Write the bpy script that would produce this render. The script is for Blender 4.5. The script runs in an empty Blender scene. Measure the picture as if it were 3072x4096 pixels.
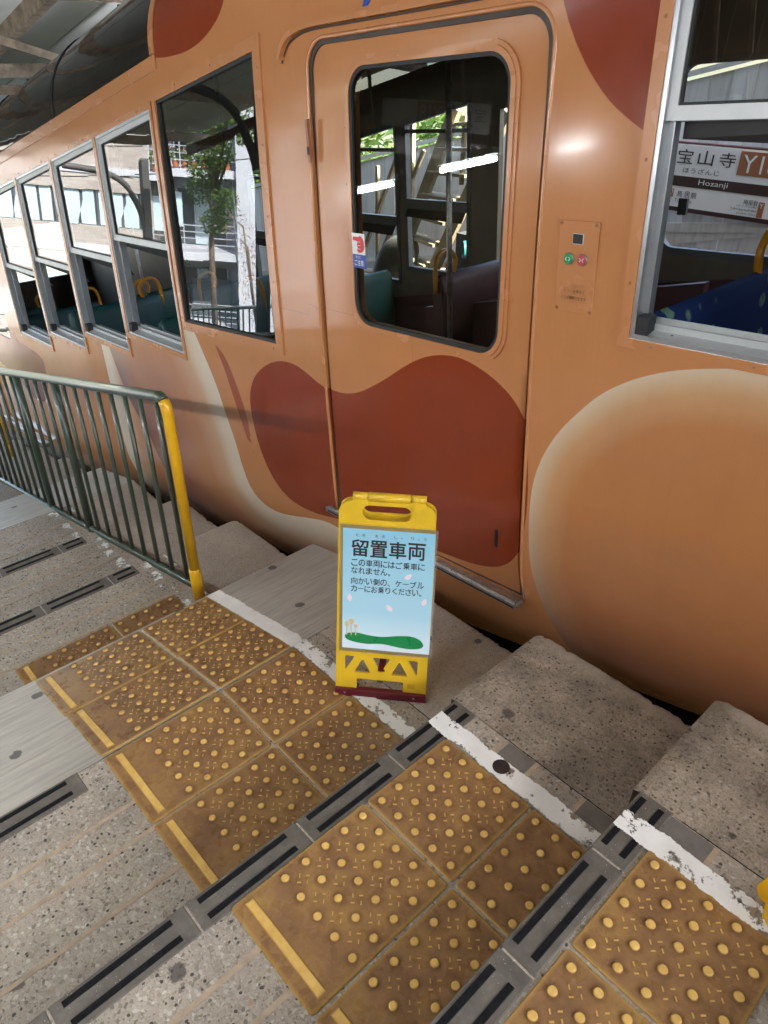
import bpy, bmesh, math, random
import numpy as np
from mathutils import Vector, Matrix
from mathutils.geometry import delaunay_2d_cdt
R = math.radians
rng = random.Random(7)
SC = bpy.context.scene
COL = SC.collection

# ------------------------------------------------------------------ camera, sky, sun, exposure
cam_d = bpy.data.cameras.new('camera'); cam = bpy.data.objects.new('camera', cam_d); COL.objects.link(cam)
rt = Vector((0.67948, 0.73369, 0.00108)); dn = Vector((0.39339, -0.36308, -0.84464)); fw = Vector((-0.61932, 0.57434, -0.53533))
cam.matrix_world = Matrix(((rt.x, -dn.x, -fw.x, 0.90141), (rt.y, -dn.y, -fw.y, -0.76930), (rt.z, -dn.z, -fw.z, 1.63028), (0, 0, 0, 1)))
cam_d.sensor_fit = 'VERTICAL'; cam_d.sensor_height = 36; cam_d.sensor_width = 27; cam_d.lens = 36 * 2914 / 4096
cam_d.clip_start = 0.05; cam_d.clip_end = 1500
SC.camera = cam
SUN = Vector((0.70, 0.07, 0.71)).normalized()
world = bpy.data.worlds.new('World'); SC.world = world; world.use_nodes = True
wn = world.node_tree.nodes; wl = world.node_tree.links; wn.clear()
sky = wn.new('ShaderNodeTexSky'); sky.sky_type = 'NISHITA'; sky.sun_disc = False
sky.sun_elevation = math.asin(SUN.z); sky.sun_rotation = math.atan2(SUN.x, SUN.y)
sky.air_density = 1.2; sky.dust_density = 2.0
bg = wn.new('ShaderNodeBackground'); bg.inputs[1].default_value = 0.15
wo = wn.new('ShaderNodeOutputWorld'); wl.new(sky.outputs[0], bg.inputs[0]); wl.new(bg.outputs[0], wo.inputs[0])
sd = bpy.data.lights.new('sun', 'SUN'); sd.energy = 4.0; sd.angle = R(0.53); sd.color = (1, 0.955, 0.9)
so = bpy.data.objects.new('sun', sd); COL.objects.link(so); so.rotation_euler = SUN.to_track_quat('Z', 'Y').to_euler()
SC.view_settings.view_transform = 'Standard'; SC.view_settings.look = 'None'
SC.view_settings.exposure = 3.3; SC.view_settings.gamma = 1; SC.view_settings.use_curve_mapping = False
cy = SC.cycles
cy.max_bounces = 8; cy.diffuse_bounces = 4; cy.glossy_bounces = 4; cy.transmission_bounces = 6; cy.transparent_max_bounces = 12
cy.caustics_reflective = False; cy.caustics_refractive = False; cy.use_denoising = True; cy.sample_clamp_indirect = 8

# ------------------------------------------------------------------ helpers
def tag(o, label=None, cat=None, group=None, kind=None):
    if label: o['label'] = label
    if cat: o['category'] = cat
    if group: o['group'] = group
    if kind: o['kind'] = kind
    return o

def empty(name, loc=(0, 0, 0), rot=(0, 0, 0), parent=None):
    o = bpy.data.objects.new(name, None); COL.objects.link(o); o.empty_display_size = .1
    o.location = loc; o.rotation_euler = rot
    if parent: o.parent = parent
    return o

def add(name, me, parent=None, loc=(0, 0, 0), rot=(0, 0, 0)):
    o = bpy.data.objects.new(name, me); COL.objects.link(o); o.location = loc; o.rotation_euler = rot
    if parent: o.parent = parent
    return o

class MB:
    def __init__(s): s.v = []; s.f = []; s.sm = []
    def face(s, pts, smooth=False):
        n = len(s.v); s.v += [tuple(p) for p in pts]; s.f.append(tuple(range(n, n + len(pts)))); s.sm.append(smooth)
    def hexa(s, c):      # 8 corners: bottom 4 ccw, top 4
        n = len(s.v); s.v += [tuple(p) for p in c]
        for f in ((0, 3, 2, 1), (4, 5, 6, 7), (0, 1, 5, 4), (1, 2, 6, 5), (2, 3, 7, 6), (3, 0, 4, 7)):
            s.f.append(tuple(n + i for i in f)); s.sm.append(False)
        return s
    def box(s, x0, x1, y0, y1, z0, z1):
        return s.hexa([(x0, y0, z0), (x1, y0, z0), (x1, y1, z0), (x0, y1, z0), (x0, y0, z1), (x1, y0, z1), (x1, y1, z1), (x0, y1, z1)])
    def bbox(s, x0, x1, y0, y1, z0, z1, b):   # box with chamfered top
        n = len(s.v)
        a = [(x0, y0), (x1, y0), (x1, y1), (x0, y1)]; i = [(x0 + b, y0 + b), (x1 - b, y0 + b), (x1 - b, y1 - b), (x0 + b, y1 - b)]
        s.v += [(p[0], p[1], z0) for p in a] + [(p[0], p[1], z1 - b) for p in a] + [(p[0], p[1], z1) for p in i]
        for k in range(4):
            j = (k + 1) % 4
            s.f += [(n + k, n + j, n + 4 + j, n + 4 + k), (n + 4 + k, n + 4 + j, n + 8 + j, n + 8 + k)]; s.sm += [False, False]
        s.f += [(n + 8, n + 9, n + 10, n + 11), (n + 3, n + 2, n + 1, n)]; s.sm += [False, False]
        return s
    def bar(s, a, b, w, h, up=(0, 0, 1)):
        a = Vector(a); b = Vector(b); d = (b - a).normalized(); u = Vector(up)
        sd_ = d.cross(u)
        if sd_.length < 1e-4: sd_ = d.cross(Vector((1, 0, 0)))
        sd_.normalize(); u = sd_.cross(d).normalized()
        c = []
        for p in (a, b):
            c.append([p - sd_ * w / 2 - u * h / 2, p + sd_ * w / 2 - u * h / 2, p + sd_ * w / 2 + u * h / 2, p - sd_ * w / 2 + u * h / 2])
        return s.hexa([c[0][0], c[0][1], c[1][1], c[1][0], c[0][3], c[0][2], c[1][2], c[1][3]])
    def tube(s, pts, r, n=12, caps=True):
        pts = [Vector(p) for p in pts]; rs = r if isinstance(r, (list, tuple)) else [r] * len(pts)
        base = len(s.v); prev = None
        for i, p in enumerate(pts):
            if i == 0: d = pts[1] - p
            elif i == len(pts) - 1: d = p - pts[i - 1]
            else: d = (pts[i + 1] - p).normalized() + (p - pts[i - 1]).normalized()
            d.normalize()
            if prev is None:
                u = d.cross(Vector((0, 0, 1)))
                if u.length < .01: u = d.cross(Vector((1, 0, 0)))
            else: u = prev - d * prev.dot(d)
            u.normalize(); prev = u; w = d.cross(u)
            for k in range(n):
                a = 2 * math.pi * k / n; s.v.append(tuple(p + (u * math.cos(a) + w * math.sin(a)) * rs[i]))
        for i in range(len(pts) - 1):
            for k in range(n):
                a = base + i * n + k; b = base + i * n + (k + 1) % n
                s.f.append((a, b, b + n, a + n)); s.sm.append(True)
        if caps:
            s.f.append(tuple(base + k for k in reversed(range(n)))); s.sm.append(False)
            e = base + (len(pts) - 1) * n; s.f.append(tuple(e + k for k in range(n))); s.sm.append(False)
        return s
    def lathe(s, prof, n=16, c=(0, 0, 0), axis='z'):
        base = len(s.v)
        for r_, z_ in prof:
            for k in range(n):
                a = 2 * math.pi * k / n; p = (r_ * math.cos(a), r_ * math.sin(a), z_)
                if axis == 'y': p = (p[0], -p[2], p[1])
                s.v.append((p[0] + c[0], p[1] + c[1], p[2] + c[2]))
        for i in range(len(prof) - 1):
            for k in range(n):
                a = base + i * n + k; b = base + i * n + (k + 1) % n
                s.f.append((a, b, b + n, a + n)); s.sm.append(False)
        s.f.append(tuple(base + k for k in reversed(range(n)))); s.sm.append(False)
        e = base + (len(prof) - 1) * n; s.f.append(tuple(e + k for k in range(n))); s.sm.append(False)
        return s
    def mesh(s, name, mat):
        me = bpy.data.meshes.new(name); me.from_pydata(s.v, [], s.f); me.materials.append(mat)
        me.polygons.foreach_set('use_smooth', s.sm); me.update(); return me
    def build(s, name, mat, parent=None, loc=(0, 0, 0), rot=(0, 0, 0), fix=False):
        me = s.mesh(name, mat)
        if fix:
            bm = bmesh.new(); bm.from_mesh(me); bmesh.ops.remove_doubles(bm, verts=bm.verts, dist=1e-5)
            bmesh.ops.recalc_face_normals(bm, faces=bm.faces); bm.to_mesh(me); bm.free()
        return add(name, me, parent, loc, rot)

def pip(P, poly):
    x, y = P[:, 0], P[:, 1]; ins = np.zeros(len(P), bool); q = np.asarray(poly); n = len(q); j = n - 1
    for i in range(n):
        xi, yi = q[i]; xj, yj = q[j]
        if yi != yj:
            c = ((yi > y) != (yj > y)) & (x < (xj - xi) * (y - yi) / (yj - yi) + xi); ins ^= c
        j = i
    return ins

def seg_dist(P, poly, closed=True):
    q = np.asarray(poly, float); n = len(q); d = np.full(len(P), 1e9)
    for i in range(n if closed else n - 1):
        a = q[i]; b = q[(i + 1) % n]; ab = b - a; L = (ab @ ab) + 1e-12
        t = np.clip(((P - a) @ ab) / L, 0, 1); d = np.minimum(d, np.linalg.norm(P - a - t[:, None] * ab, axis=1))
    return d

def sdf(P, poly):      # positive inside
    d = seg_dist(P, poly); return np.where(pip(P, poly), d, -d)

def smooth(pts, k=4, closed=True):
    out = []; n = len(pts); rngn = range(n) if closed else range(n - 1)
    for i in rngn:
        g = (lambda j: pts[j % n]) if closed else (lambda j: pts[min(max(j, 0), n - 1)])
        p0, p1, p2, p3 = [np.array(g(i + o), float) for o in (-1, 0, 1, 2)]
        for s_ in range(k):
            t = s_ / k
            out.append(tuple(.5 * ((2 * p1) + (-p0 + p2) * t + (2 * p0 - 5 * p1 + 4 * p2 - p3) * t * t + (-p0 + 3 * p1 - 3 * p2 + p3) * t ** 3)))
    if not closed: out.append(tuple(pts[-1]))
    return out

def rpoly(pts, r, k=6):      # rounded polygon, r scalar or list
    out = []; n = len(pts)
    for i in range(n):
        rr = r[i] if isinstance(r, (list, tuple)) else r
        p = Vector(pts[i]); a = Vector(pts[i - 1]) - p; b = Vector(pts[(i + 1) % n]) - p
        if rr <= 0: out.append(tuple(p)); continue
        an = a.angle(b); l = rr / math.tan(an / 2); a.normalize(); b.normalize()
        p0 = p + a * l; p1 = p + b * l; c = p + (a + b).normalized() * (rr / math.sin(an / 2))
        v0 = p0 - c; v1 = p1 - c; ang = v0.angle(v1)
        for j in range(k + 1):
            t = j / k
            v = (v0 * math.sin((1 - t) * ang) + v1 * math.sin(t * ang)) / math.sin(ang); out.append(tuple(c + v))
    return out

def rrect(x0, x1, y0, y1, r, k=6): return rpoly([(x0, y0), (x1, y0), (x1, y1), (x0, y1)], r, k)

def offset(poly, d):      # outwards for ccw polygon
    n = len(poly); out = []
    for i in range(n):
        p = Vector(poly[i]); a = (p - Vector(poly[i - 1])); b = (Vector(poly[(i + 1) % n]) - p)
        if a.length < 1e-9: a = b
        if b.length < 1e-9: b = a
        na = Vector((a.y, -a.x)).normalized(); nb = Vector((b.y, -b.x)).normalized()
        m = (na + nb)
        m = m / max(m.length_squared / 2, .3)
        out.append(tuple(p + m * d))
    return out

def dens(poly, step):
    out = []; n = len(poly)
    for i in range(n):
        a = np.array(poly[i]); b = np.array(poly[(i + 1) % n]); m = max(1, int(np.linalg.norm(b - a) / step))
        for j in range(m): out.append(tuple(a + (b - a) * j / m))
    return out

def cdt(outer, holes, extra=()):
    co = []; ed = []
    for loop in [outer] + list(holes):
        n0 = len(co); co += [Vector(p) for p in loop]; m = len(loop)
        ed += [(n0 + i, n0 + (i + 1) % m) for i in range(m)]
    co += [Vector(p) for p in extra]
    r = delaunay_2d_cdt(co, ed, [], 0, 1e-6, False)
    V = np.array([tuple(v) for v in r[0]]); F = np.array([tuple(f) for f in r[2] if len(f) == 3])
    c = V[F].mean(1); keep = pip(c, outer)
    for h in holes: keep &= ~pip(c, h)
    F = F[keep]
    a = V[F]; ar = (a[:, 1, 0] - a[:, 0, 0]) * (a[:, 2, 1] - a[:, 0, 1]) - (a[:, 2, 0] - a[:, 0, 0]) * (a[:, 1, 1] - a[:, 0, 1])
    F = np.where((ar < 0)[:, None], F[:, ::-1], F)
    return V, F

def plate(outer, holes, y0, y1, name, mat, parent, fn=None, loc=(0, 0, 0), rot=(0, 0, 0)):
    """flat plate in local x-z with holes, front at y0 and back at y1"""
    fn = fn or (lambda x, z, y: (x, y, z))
    V, F = cdt(outer, holes); mb = MB(); n = len(V)
    mb.v = [fn(x, z, y0) for x, z in V] + [fn(x, z, y1) for x, z in V]
    mb.f = [tuple(int(i) for i in f) for f in F] + [tuple(int(i) + n for i in f[::-1]) for f in F]; mb.sm = [False] * len(mb.f)
    for L in [outer] + list(holes):
        m = len(L)
        for i in range(m):
            a = L[i]; b = L[(i + 1) % m]; mb.face([fn(a[0], a[1], y0), fn(a[0], a[1], y1), fn(b[0], b[1], y1), fn(b[0], b[1], y0)])
    return mb.build(name, mat, parent, loc, rot, fix=True)

def text_mesh(body, box, name, mat, parent, y=0., bold=0., res=3, flip=False, depth=.0004):
    """lettering fitted to the rectangle (x0, x1, z0, z1) in local x-z, facing -y"""
    cu = bpy.data.curves.new(name, 'FONT'); cu.body = body; cu.size = 1; cu.resolution_u = res; cu.offset = bold; cu.extrude = 0.0
    o = bpy.data.objects.new(name, cu); COL.objects.link(o)
    dg = bpy.context.evaluated_depsgraph_get(); me = bpy.data.meshes.new_from_object(o.evaluated_get(dg))
    bpy.data.objects.remove(o); bpy.data.curves.remove(cu)
    n = len(me.vertices)
    if n == 0: return None
    a = np.empty(n * 3); me.vertices.foreach_get('co', a); a = a.reshape(-1, 3)
    mn = a.min(0); mx = a.max(0); x0, x1, z0, z1 = box
    X = x0 + (a[:, 0] - mn[0]) / (mx[0] - mn[0]) * (x1 - x0); Z = z0 + (a[:, 1] - mn[1]) / (mx[1] - mn[1]) * (z1 - z0)
    b = np.stack([X, np.full(n, y), Z], 1); me.vertices.foreach_set('co', b.ravel()); me.materials.clear(); me.materials.append(mat); me.update()
    me.name = name
    return add(name, me, parent)

# ------------------------------------------------------------------ materials
class NT:
    def __init__(s, name):
        s.m = bpy.data.materials.new(name); s.m.use_nodes = True; s.t = s.m.node_tree; s.n = s.t.nodes; s.n.clear()
        s.out = s.n.new('ShaderNodeOutputMaterial')
    def node(s, t, **k):
        n = s.n.new(t)
        for a, b in k.items():
            if a.startswith('i_'):
                key = a[2:]; key = int(key) if key.isdigit() else key.replace('_', ' ')
                s.put(n.inputs[key], b)
            else: setattr(n, a, b)
        return n
    def put(s, inp, v):
        if hasattr(v, 'is_output') or isinstance(v, bpy.types.NodeSocket): s.t.links.new(v, inp)
        else:
            if isinstance(v, tuple) and len(v) == 3 and len(inp.default_value) == 4: v = v + (1,)
            inp.default_value = v
    def coord(s, kind='Object', sc=None):
        c = s.node('ShaderNodeTexCoord').outputs[kind]
        if sc:
            m = s.node('ShaderNodeMapping'); s.put(m.inputs[0], c); m.inputs['Scale'].default_value = sc; return m.outputs[0]
        return c
    def noise(s, v, scale, detail=4, rough=.55, out='Fac'):
        n = s.node('ShaderNodeTexNoise'); s.put(n.inputs['Vector'], v); n.inputs['Scale'].default_value = scale
        n.inputs['Detail'].default_value = detail; n.inputs['Roughness'].default_value = rough; return n.outputs[out]
    def voro(s, v, scale, feat='F1', out='Distance', rand=1, dim='3D'):
        n = s.node('ShaderNodeTexVoronoi', feature=feat, voronoi_dimensions=dim); s.put(n.inputs['Vector'], v); n.inputs['Scale'].default_value = scale
        n.inputs['Randomness'].default_value = rand; return n.outputs[out]
    def math(s, op, a, b=0., c=None, clamp=False):
        n = s.node('ShaderNodeMath', operation=op, use_clamp=clamp); s.put(n.inputs[0], a); s.put(n.inputs[1], b)
        if c is not None: s.put(n.inputs[2], c)
        return n.outputs[0]
    def ramp(s, f, stops, interp='LINEAR'):
        n = s.node('ShaderNodeValToRGB'); n.color_ramp.interpolation = interp; e = n.color_ramp.elements
        while len(e) < len(stops): e.new(.5)
        for k, (p, c) in enumerate(stops):
            e[k].position = p; e[k].color = (c if isinstance(c, tuple) else (c, c, c)) + (1,)
        s.put(n.inputs[0], f); return n.outputs[0]
    def step(s, f, lo, hi):
        n = s.node('ShaderNodeMapRange'); s.put(n.inputs[0], f); n.inputs[1].default_value = lo; n.inputs[2].default_value = hi; return n.outputs[0]
    def mix(s, f, a, b):
        n = s.node('ShaderNodeMix', data_type='RGBA'); s.put(n.inputs[0], f); s.put(n.inputs[6], a); s.put(n.inputs[7], b); return n.outputs[2]
    def mul(s, a, b, f=1.):
        n = s.node('ShaderNodeMix', data_type='RGBA', blend_type='MULTIPLY'); s.put(n.inputs[0], f); s.put(n.inputs[6], a); s.put(n.inputs[7], b); return n.outputs[2]
    def sep(s, v):
        n = s.node('ShaderNodeSeparateXYZ'); s.put(n.inputs[0], v); return n.outputs
    def attr(s, name): return s.node('ShaderNodeAttribute', attribute_name=name)
    def bump(s, h, strength=.3, dist=.01):
        n = s.node('ShaderNodeBump'); s.put(n.inputs['Height'], h); n.inputs['Strength'].default_value = strength; n.inputs['Distance'].default_value = dist; return n.outputs[0]
    def bsdf(s, col, rough=.5, metal=0., spec=.5, coat=0., coat_r=.05, normal=None, emis=None, es=0., alpha=None, link=True, trans=0.):
        b = s.node('ShaderNodeBsdfPrincipled'); s.put(b.inputs['Base Color'], col); s.put(b.inputs['Roughness'], rough); s.put(b.inputs['Metallic'], metal)
        b.inputs['Specular IOR Level'].default_value = spec; b.inputs['Coat Weight'].default_value = coat; b.inputs['Coat Roughness'].default_value = coat_r
        b.inputs['Transmission Weight'].default_value = trans
        if normal is not None: s.put(b.inputs['Normal'], normal)
        if emis is not None: s.put(b.inputs['Emission Color'], emis); b.inputs['Emission Strength'].default_value = es
        if alpha is not None: s.put(b.inputs['Alpha'], alpha)
        if link: s.t.links.new(b.outputs[0], s.out.inputs[0])
        return b.outputs[0]

def simple(name, col, rough=.5, metal=0., var=.12, scale=12., coat=0., spec=.5, bump=0., bscale=60.):
    t = NT(name); c = t.coord(); nz = t.noise(c, scale, 5)
    lo = tuple(x * (1 - var) for x in col); hi = tuple(min(1, x * (1 + var)) for x in col)
    cc = t.ramp(nz, [(.3, lo), (.7, hi)]); rr = t.step(t.noise(c, scale * 2.3, 3), 0, 1)
    rn = t.math('MULTIPLY_ADD', rr, .16, max(rough - .08, .02))
    nm = t.bump(t.noise(c, bscale, 4), bump, .004) if bump else None
    t.bsdf(cc, rn, metal, spec, coat, normal=nm); return t.m

def glass_mat(name, tint=(.72, .75, .73), ior=1.75, wav=.0):
    t = NT(name); fr = t.node('ShaderNodeFresnel'); fr.inputs[0].default_value = ior
    tr = t.node('ShaderNodeBsdfTransparent'); tr.inputs[0].default_value = tint + (1,)
    gl = t.node('ShaderNodeBsdfGlossy'); gl.inputs['Roughness'].default_value = .0; gl.inputs[0].default_value = (1, 1, 1, 1)
    if wav:
        b = t.bump(t.noise(t.coord(), 1.6, 1), wav, .02); t.put(gl.inputs['Normal'], b)
    mx = t.node('ShaderNodeMixShader'); t.put(mx.inputs[0], fr.outputs[0]); t.put(mx.inputs[1], tr.outputs[0]); t.put(mx.inputs[2], gl.outputs[0])
    t.t.links.new(mx.outputs[0], t.out.inputs[0]); return t.m

# livery: peach paint with brown spots and air-brushed cream-edged legs, from signed distances stored on the mesh
PEACH = (.50, .212, .082); SPOT = (.245, .040, .012)
def livery():
    t = NT('livery_paint'); c = t.coord()
    at = t.attr('pat'); sp = t.sep(at.outputs['Vector'])        # x spot, y hind leg, z fore leg
    a2 = t.attr('pat2'); s2 = t.sep(a2.outputs['Vector'])       # x streak, y fore-leg shade line
    base = t.ramp(t.noise(c, 1.3, 3), [(.3, PEACH), (.7, (.52, .224, .088))])
    legc = t.ramp(t.math('MULTIPLY', t.math('ADD', sp[1], 0.), 1.6), [(0, (.62, .50, .37)), (.03, (.60, .44, .29)), (.11, (.54, .30, .145)), (.24, (.46, .195, .073)), (1, (.43, .172, .058))])
    shade = t.mix(t.step(s2[2], 0, 1), legc, (.26, .10, .055))
    col = t.mix(t.step(sp[1], -.001, .0015), base, shade)
    forc = t.ramp(t.math('MULTIPLY', sp[2], 1.2), [(0, (.70, .61, .49)), (.10, (.68, .56, .42)), (.22, (.58, .36, .22)), (.45, (.50, .225, .11)), (1, (.34, .15, .10))])
    col = t.mix(t.step(sp[2], -.001, .0015), col, forc)
    dk = t.math('MULTIPLY', t.step(s2[1], 0., .003), t.math('SUBTRACT', 1., t.step(s2[1], 0., .32)))
    col = t.mix(t.math('MULTIPLY', dk, .75), col, (.16, .085, .085))
    col = t.mix(t.step(s2[0], -.001, .0015), col, (.33, .085, .035))
    col = t.mix(t.step(sp[0], -.0008, .0012), col, SPOT)
    dirt = t.noise(c, 5, 6, .7)
    ms = t.node('ShaderNodeMapping'); t.put(ms.inputs[0], c); ms.inputs['Scale'].default_value = (38, 8, 2.2)
    col = t.mul(col, t.ramp(t.noise(ms.outputs[0], 1, 5, .7), [(.32, (.90, .87, .84)), (.52, (1, 1, 1))]), .22)
    col = t.mul(col, t.ramp(dirt, [(.3, .93), (.6, 1.)]))
    rg = t.math('MULTIPLY_ADD', t.noise(c, 9, 4), .14, .10)
    nm = t.bump(t.noise(c, 2.1, 2), .10, .02)
    t.bsdf(col, rg, 0, .42, .16, .08, normal=nm); return t.m
M = {}
M['livery'] = livery()
M['peach'] = simple('peach_paint', PEACH, .26, var=.03, scale=3, coat=.3, bump=.02)
M['alu'] = simple('aluminium', (.50, .52, .54), .32, .85, .08, 20)
M['alu_light'] = simple('light_aluminium', (.50, .51, .51), .45, .25, .06, 14)
M['steel'] = simple('stainless_steel', (.42, .41, .40), .3, .9, .25, 30)
M['rubber'] = simple('black_rubber', (.012, .012, .012), .6, var=.3)
M['brown_rubber'] = simple('brown_gasket', (.06, .045, .035), .65, var=.3)
M['glass'] = glass_mat('window_glass', (.62, .64, .60), 2.15, .01)
M['glass_door'] = glass_mat('door_glass', (.74, .75, .68), 1.5, .01)
def darkglass():
    t = NT('tinted_roof_glass'); c = t.coord()
    t.bsdf((.004, .004, .004), t.math('MULTIPLY_ADD', t.noise(c, 8, 4), .06, .02), 0, .8, 0., .03, normal=t.bump(t.noise(c, 2.4, 2), .22, .03)); return t.m
M['dark_glass'] = darkglass()
M['gap_black'] = simple('gap_shade_black', (.006, .005, .005), 1., spec=.0)  # black without highlights: shade under the car put into the colour
M['interior'] = simple('interior_panel', (.11, .095, .07), .5, var=.1)
M['maroon'] = simple('maroon_interior', (.045, .010, .014), .5, var=.1)
M['floor_int'] = simple('dark_vinyl', (.02, .02, .02), .5)
M['yellow_tube'] = simple('orange_yellow_enamel', (.52, .22, .012), .35, var=.1, coat=.2)
M['teal'] = simple('teal_vinyl', (.004, .045, .042), .5, var=.15)
def moquette():
    t = NT('blue_moquette'); c = t.coord(); m = t.node('ShaderNodeMapping'); t.put(m.inputs[0], c); m.inputs['Scale'].default_value = (.001, 1, 1)
    d = t.voro(m.outputs[0], 12, 'F1', 'Distance', .55)
    mk = t.math('SUBTRACT', 1, t.step(d, .22, .30)); mk = t.math('MULTIPLY', mk, t.step(t.noise(c, 70, 2), .36, .44))
    t.bsdf(t.mix(mk, (.010, .028, .115), (.15, .25, .19)), .9, 0, .2, normal=t.bump(t.noise(c, 300, 2), .3, .002)); return t.m
M['moquette'] = moquette()

def aggregate(name, cement, peb, scale, dark, dens_=.06, blotch=(.75, 1.1), edge=(.03, .10), thresh=.0, crust=None, rough=.62, dscale=1.5, edgewear=False):
    t = NT(name); c = t.node('ShaderNodeNewGeometry').outputs['Position']
    w = t.noise(c, 40, 3, out='Color'); mp = t.node('ShaderNodeVectorMath', operation='MULTIPLY_ADD'); t.put(mp.inputs[0], w); mp.inputs[1].default_value = (.012, .012, .012); t.put(mp.inputs[2], c); cc = mp.outputs[0]
    rc = t.voro(cc, scale, 'F1', 'Color'); rs = t.sep(rc); e = t.voro(cc, scale, 'DISTANCE_TO_EDGE')
    pc = t.ramp(rs[0], peb, 'LINEAR'); isp = t.math('MULTIPLY', t.step(e, edge[0], edge[1]), t.step(rs[1], thresh, thresh + .02))
    fine = t.voro(cc, scale * 2.7, 'F1', 'Color'); fs = t.sep(fine)
    cem = t.mix(t.step(fs[0], .55, .9), cement, t.ramp(fs[1], peb))
    cem = t.mul(cem, t.ramp(t.noise(c, 220, 3), [(.3, .8), (.7, 1.12)]))
    col = t.mix(isp, cem, pc)
    d2 = t.voro(cc, scale * dscale * .5, 'F1', 'Distance'); dc = t.sep(t.voro(cc, scale * dscale * .5, 'F1', 'Color'))
    dm = t.math('MULTIPLY', t.math('SUBTRACT', 1, t.step(d2, .26, .32)), t.step(dc[1], 1 - dens_ * 2.2, 1 - dens_ * 2.2 + .01))
    col = t.mix(dm, col, dark)
    col = t.mul(col, t.ramp(t.noise(c, 3.2, 6, .65), [(.28, blotch[0]), (.7, blotch[1])]))
    # gum and grease stains
    g = t.voro(c, 2.3, 'F1', 'Distance', dim='2D'); gc = t.sep(t.voro(c, 2.3, 'F1', 'Color', dim='2D'))
    gm = t.math('SUBTRACT', 1, t.step(t.math('ADD', t.math('ADD', g, t.math('MULTIPLY', t.noise(c, 45, 4, .7), .09)), t.math('MULTIPLY', gc[0], .05)), .085, .10))
    col = t.mix(t.math('MULTIPLY', gm, .78), col, (.035, .03, .028))
    if edgewear:
        py = t.sep(c)[1]; ew = t.step(t.math('ADD', py, t.math('MULTIPLY', t.noise(c, 14, 5, .7), .12)), .845, .885)
        col = t.mix(t.math('MULTIPLY', ew, .75), col, cement)
        col = t.mul(col, t.ramp(t.noise(c, 8.5, 7, .7), [(.3, .50), (.5, .80), (.7, 1.06)]))
    if crust: col = t.mix(t.math('MULTIPLY', t.step(t.noise(c, 17, 7, .75), .58, .63), .7), col, crust)
    h = t.math('ADD', t.math('MULTIPLY', isp, .5), t.noise(c, 260, 3))
    t.bsdf(col, t.math('MULTIPLY_ADD', t.noise(c, 30, 4), .25, rough - .15), 0, .4, normal=t.bump(h, .35, .0018)); return t.m
PEB = [(0, (.16, .13, .10)), (.2, (.26, .22, .175)), (.5, (.35, .30, .24)), (.8, (.40, .35, .285)), (.95, (.50, .455, .39)), (1, (.32, .21, .14))]
M['tread'] = aggregate('washed_gravel_tread', (.35, .30, .24), PEB, 120, (.055, .048, .042), .085, (.66, 1.04), thresh=.46, dscale=1.25)
M['kerb'] = aggregate('worn_kerb_concrete', (.36, .305, .24), [(0, (.16, .12, .085)), (.3, (.24, .185, .13)), (.6, (.32, .255, .18)), (.9, (.40, .33, .25)), (1, (.46, .42, .36))], 105, (.10, .07, .05), .12, (.52, 1.2), (.0, .35), .35, rough=.8, edgewear=True)
M['kerb_plain'] = aggregate('plain_kerb_concrete', (.41, .36, .30), [(0, (.29, .24, .19)), (.6, (.40, .345, .28)), (1, (.47, .42, .35))], 150, (.06, .055, .05), .02, (.75, 1.08), (.0, .2), .6, rough=.75)
def ramp_concrete():
    t = NT('brushed_ramp_concrete'); c = t.node('ShaderNodeNewGeometry').outputs['Position']
    m = t.node('ShaderNodeMapping'); t.put(m.inputs[0], c); m.inputs['Scale'].default_value = (70, 4.5, 4); st = t.noise(m.outputs[0], 1, 7, .7)
    col = t.ramp(st, [(.3, (.27, .245, .21)), (.5, (.36, .33, .285)), (.68, (.43, .395, .345))])
    col = t.mul(col, t.ramp(t.noise(c, 2.6, 5), [(.3, .84), (.7, 1.06)]))
    g = t.voro(c, 2.6, 'F1', 'Distance', dim='2D'); gm = t.math('SUBTRACT', 1, t.step(t.math('ADD', g, t.math('MULTIPLY', t.noise(c, 60, 3), .05)), .07, .08))
    col = t.mix(t.math('MULTIPLY', gm, .85), col, (.04, .035, .033))
    t.bsdf(col, t.math('MULTIPLY_ADD', t.noise(c, 12, 4), .3, .36), 0, .4, normal=t.bump(st, .5, .0015)); return t.m
M['ramp'] = ramp_concrete()
M['riser'] = simple('riser_concrete', (.12, .10, .085), .8, var=.3, bump=.3)
def nosing():
    t = NT('grey_nosing_tile'); c = t.node('ShaderNodeNewGeometry').outputs['Position']
    col = t.ramp(t.noise(c, 14, 6, .7), [(.3, (.070, .062, .050)), (.55, (.112, .100, .082)), (.75, (.16, .146, .12))])
    sp_ = t.voro(c, 120, 'F1', 'Distance'); col = t.mix(t.math('MULTIPLY', t.math('SUBTRACT', 1, t.step(sp_, .10, .14)), t.step(t.noise(c, 9, 2), .5, .6)), col, (.38, .36, .33))
    t.bsdf(col, .72, 0, .3, normal=t.bump(t.noise(c, 200, 4), .3, .001)); return t.m
M['nosing'] = nosing()
M['grip'] = simple('black_grip_strip', (.008, .008, .009), .85, var=.4, scale=60, bump=.5, bscale=500, spec=.12)
M['joint'] = simple('tan_joint_strip', (.33, .25, .17), .6, var=.2, scale=40)
M['dark_panel'] = simple('dark_mortar', (.13, .115, .10), .7, var=.2, scale=20, bump=.2)
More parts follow.
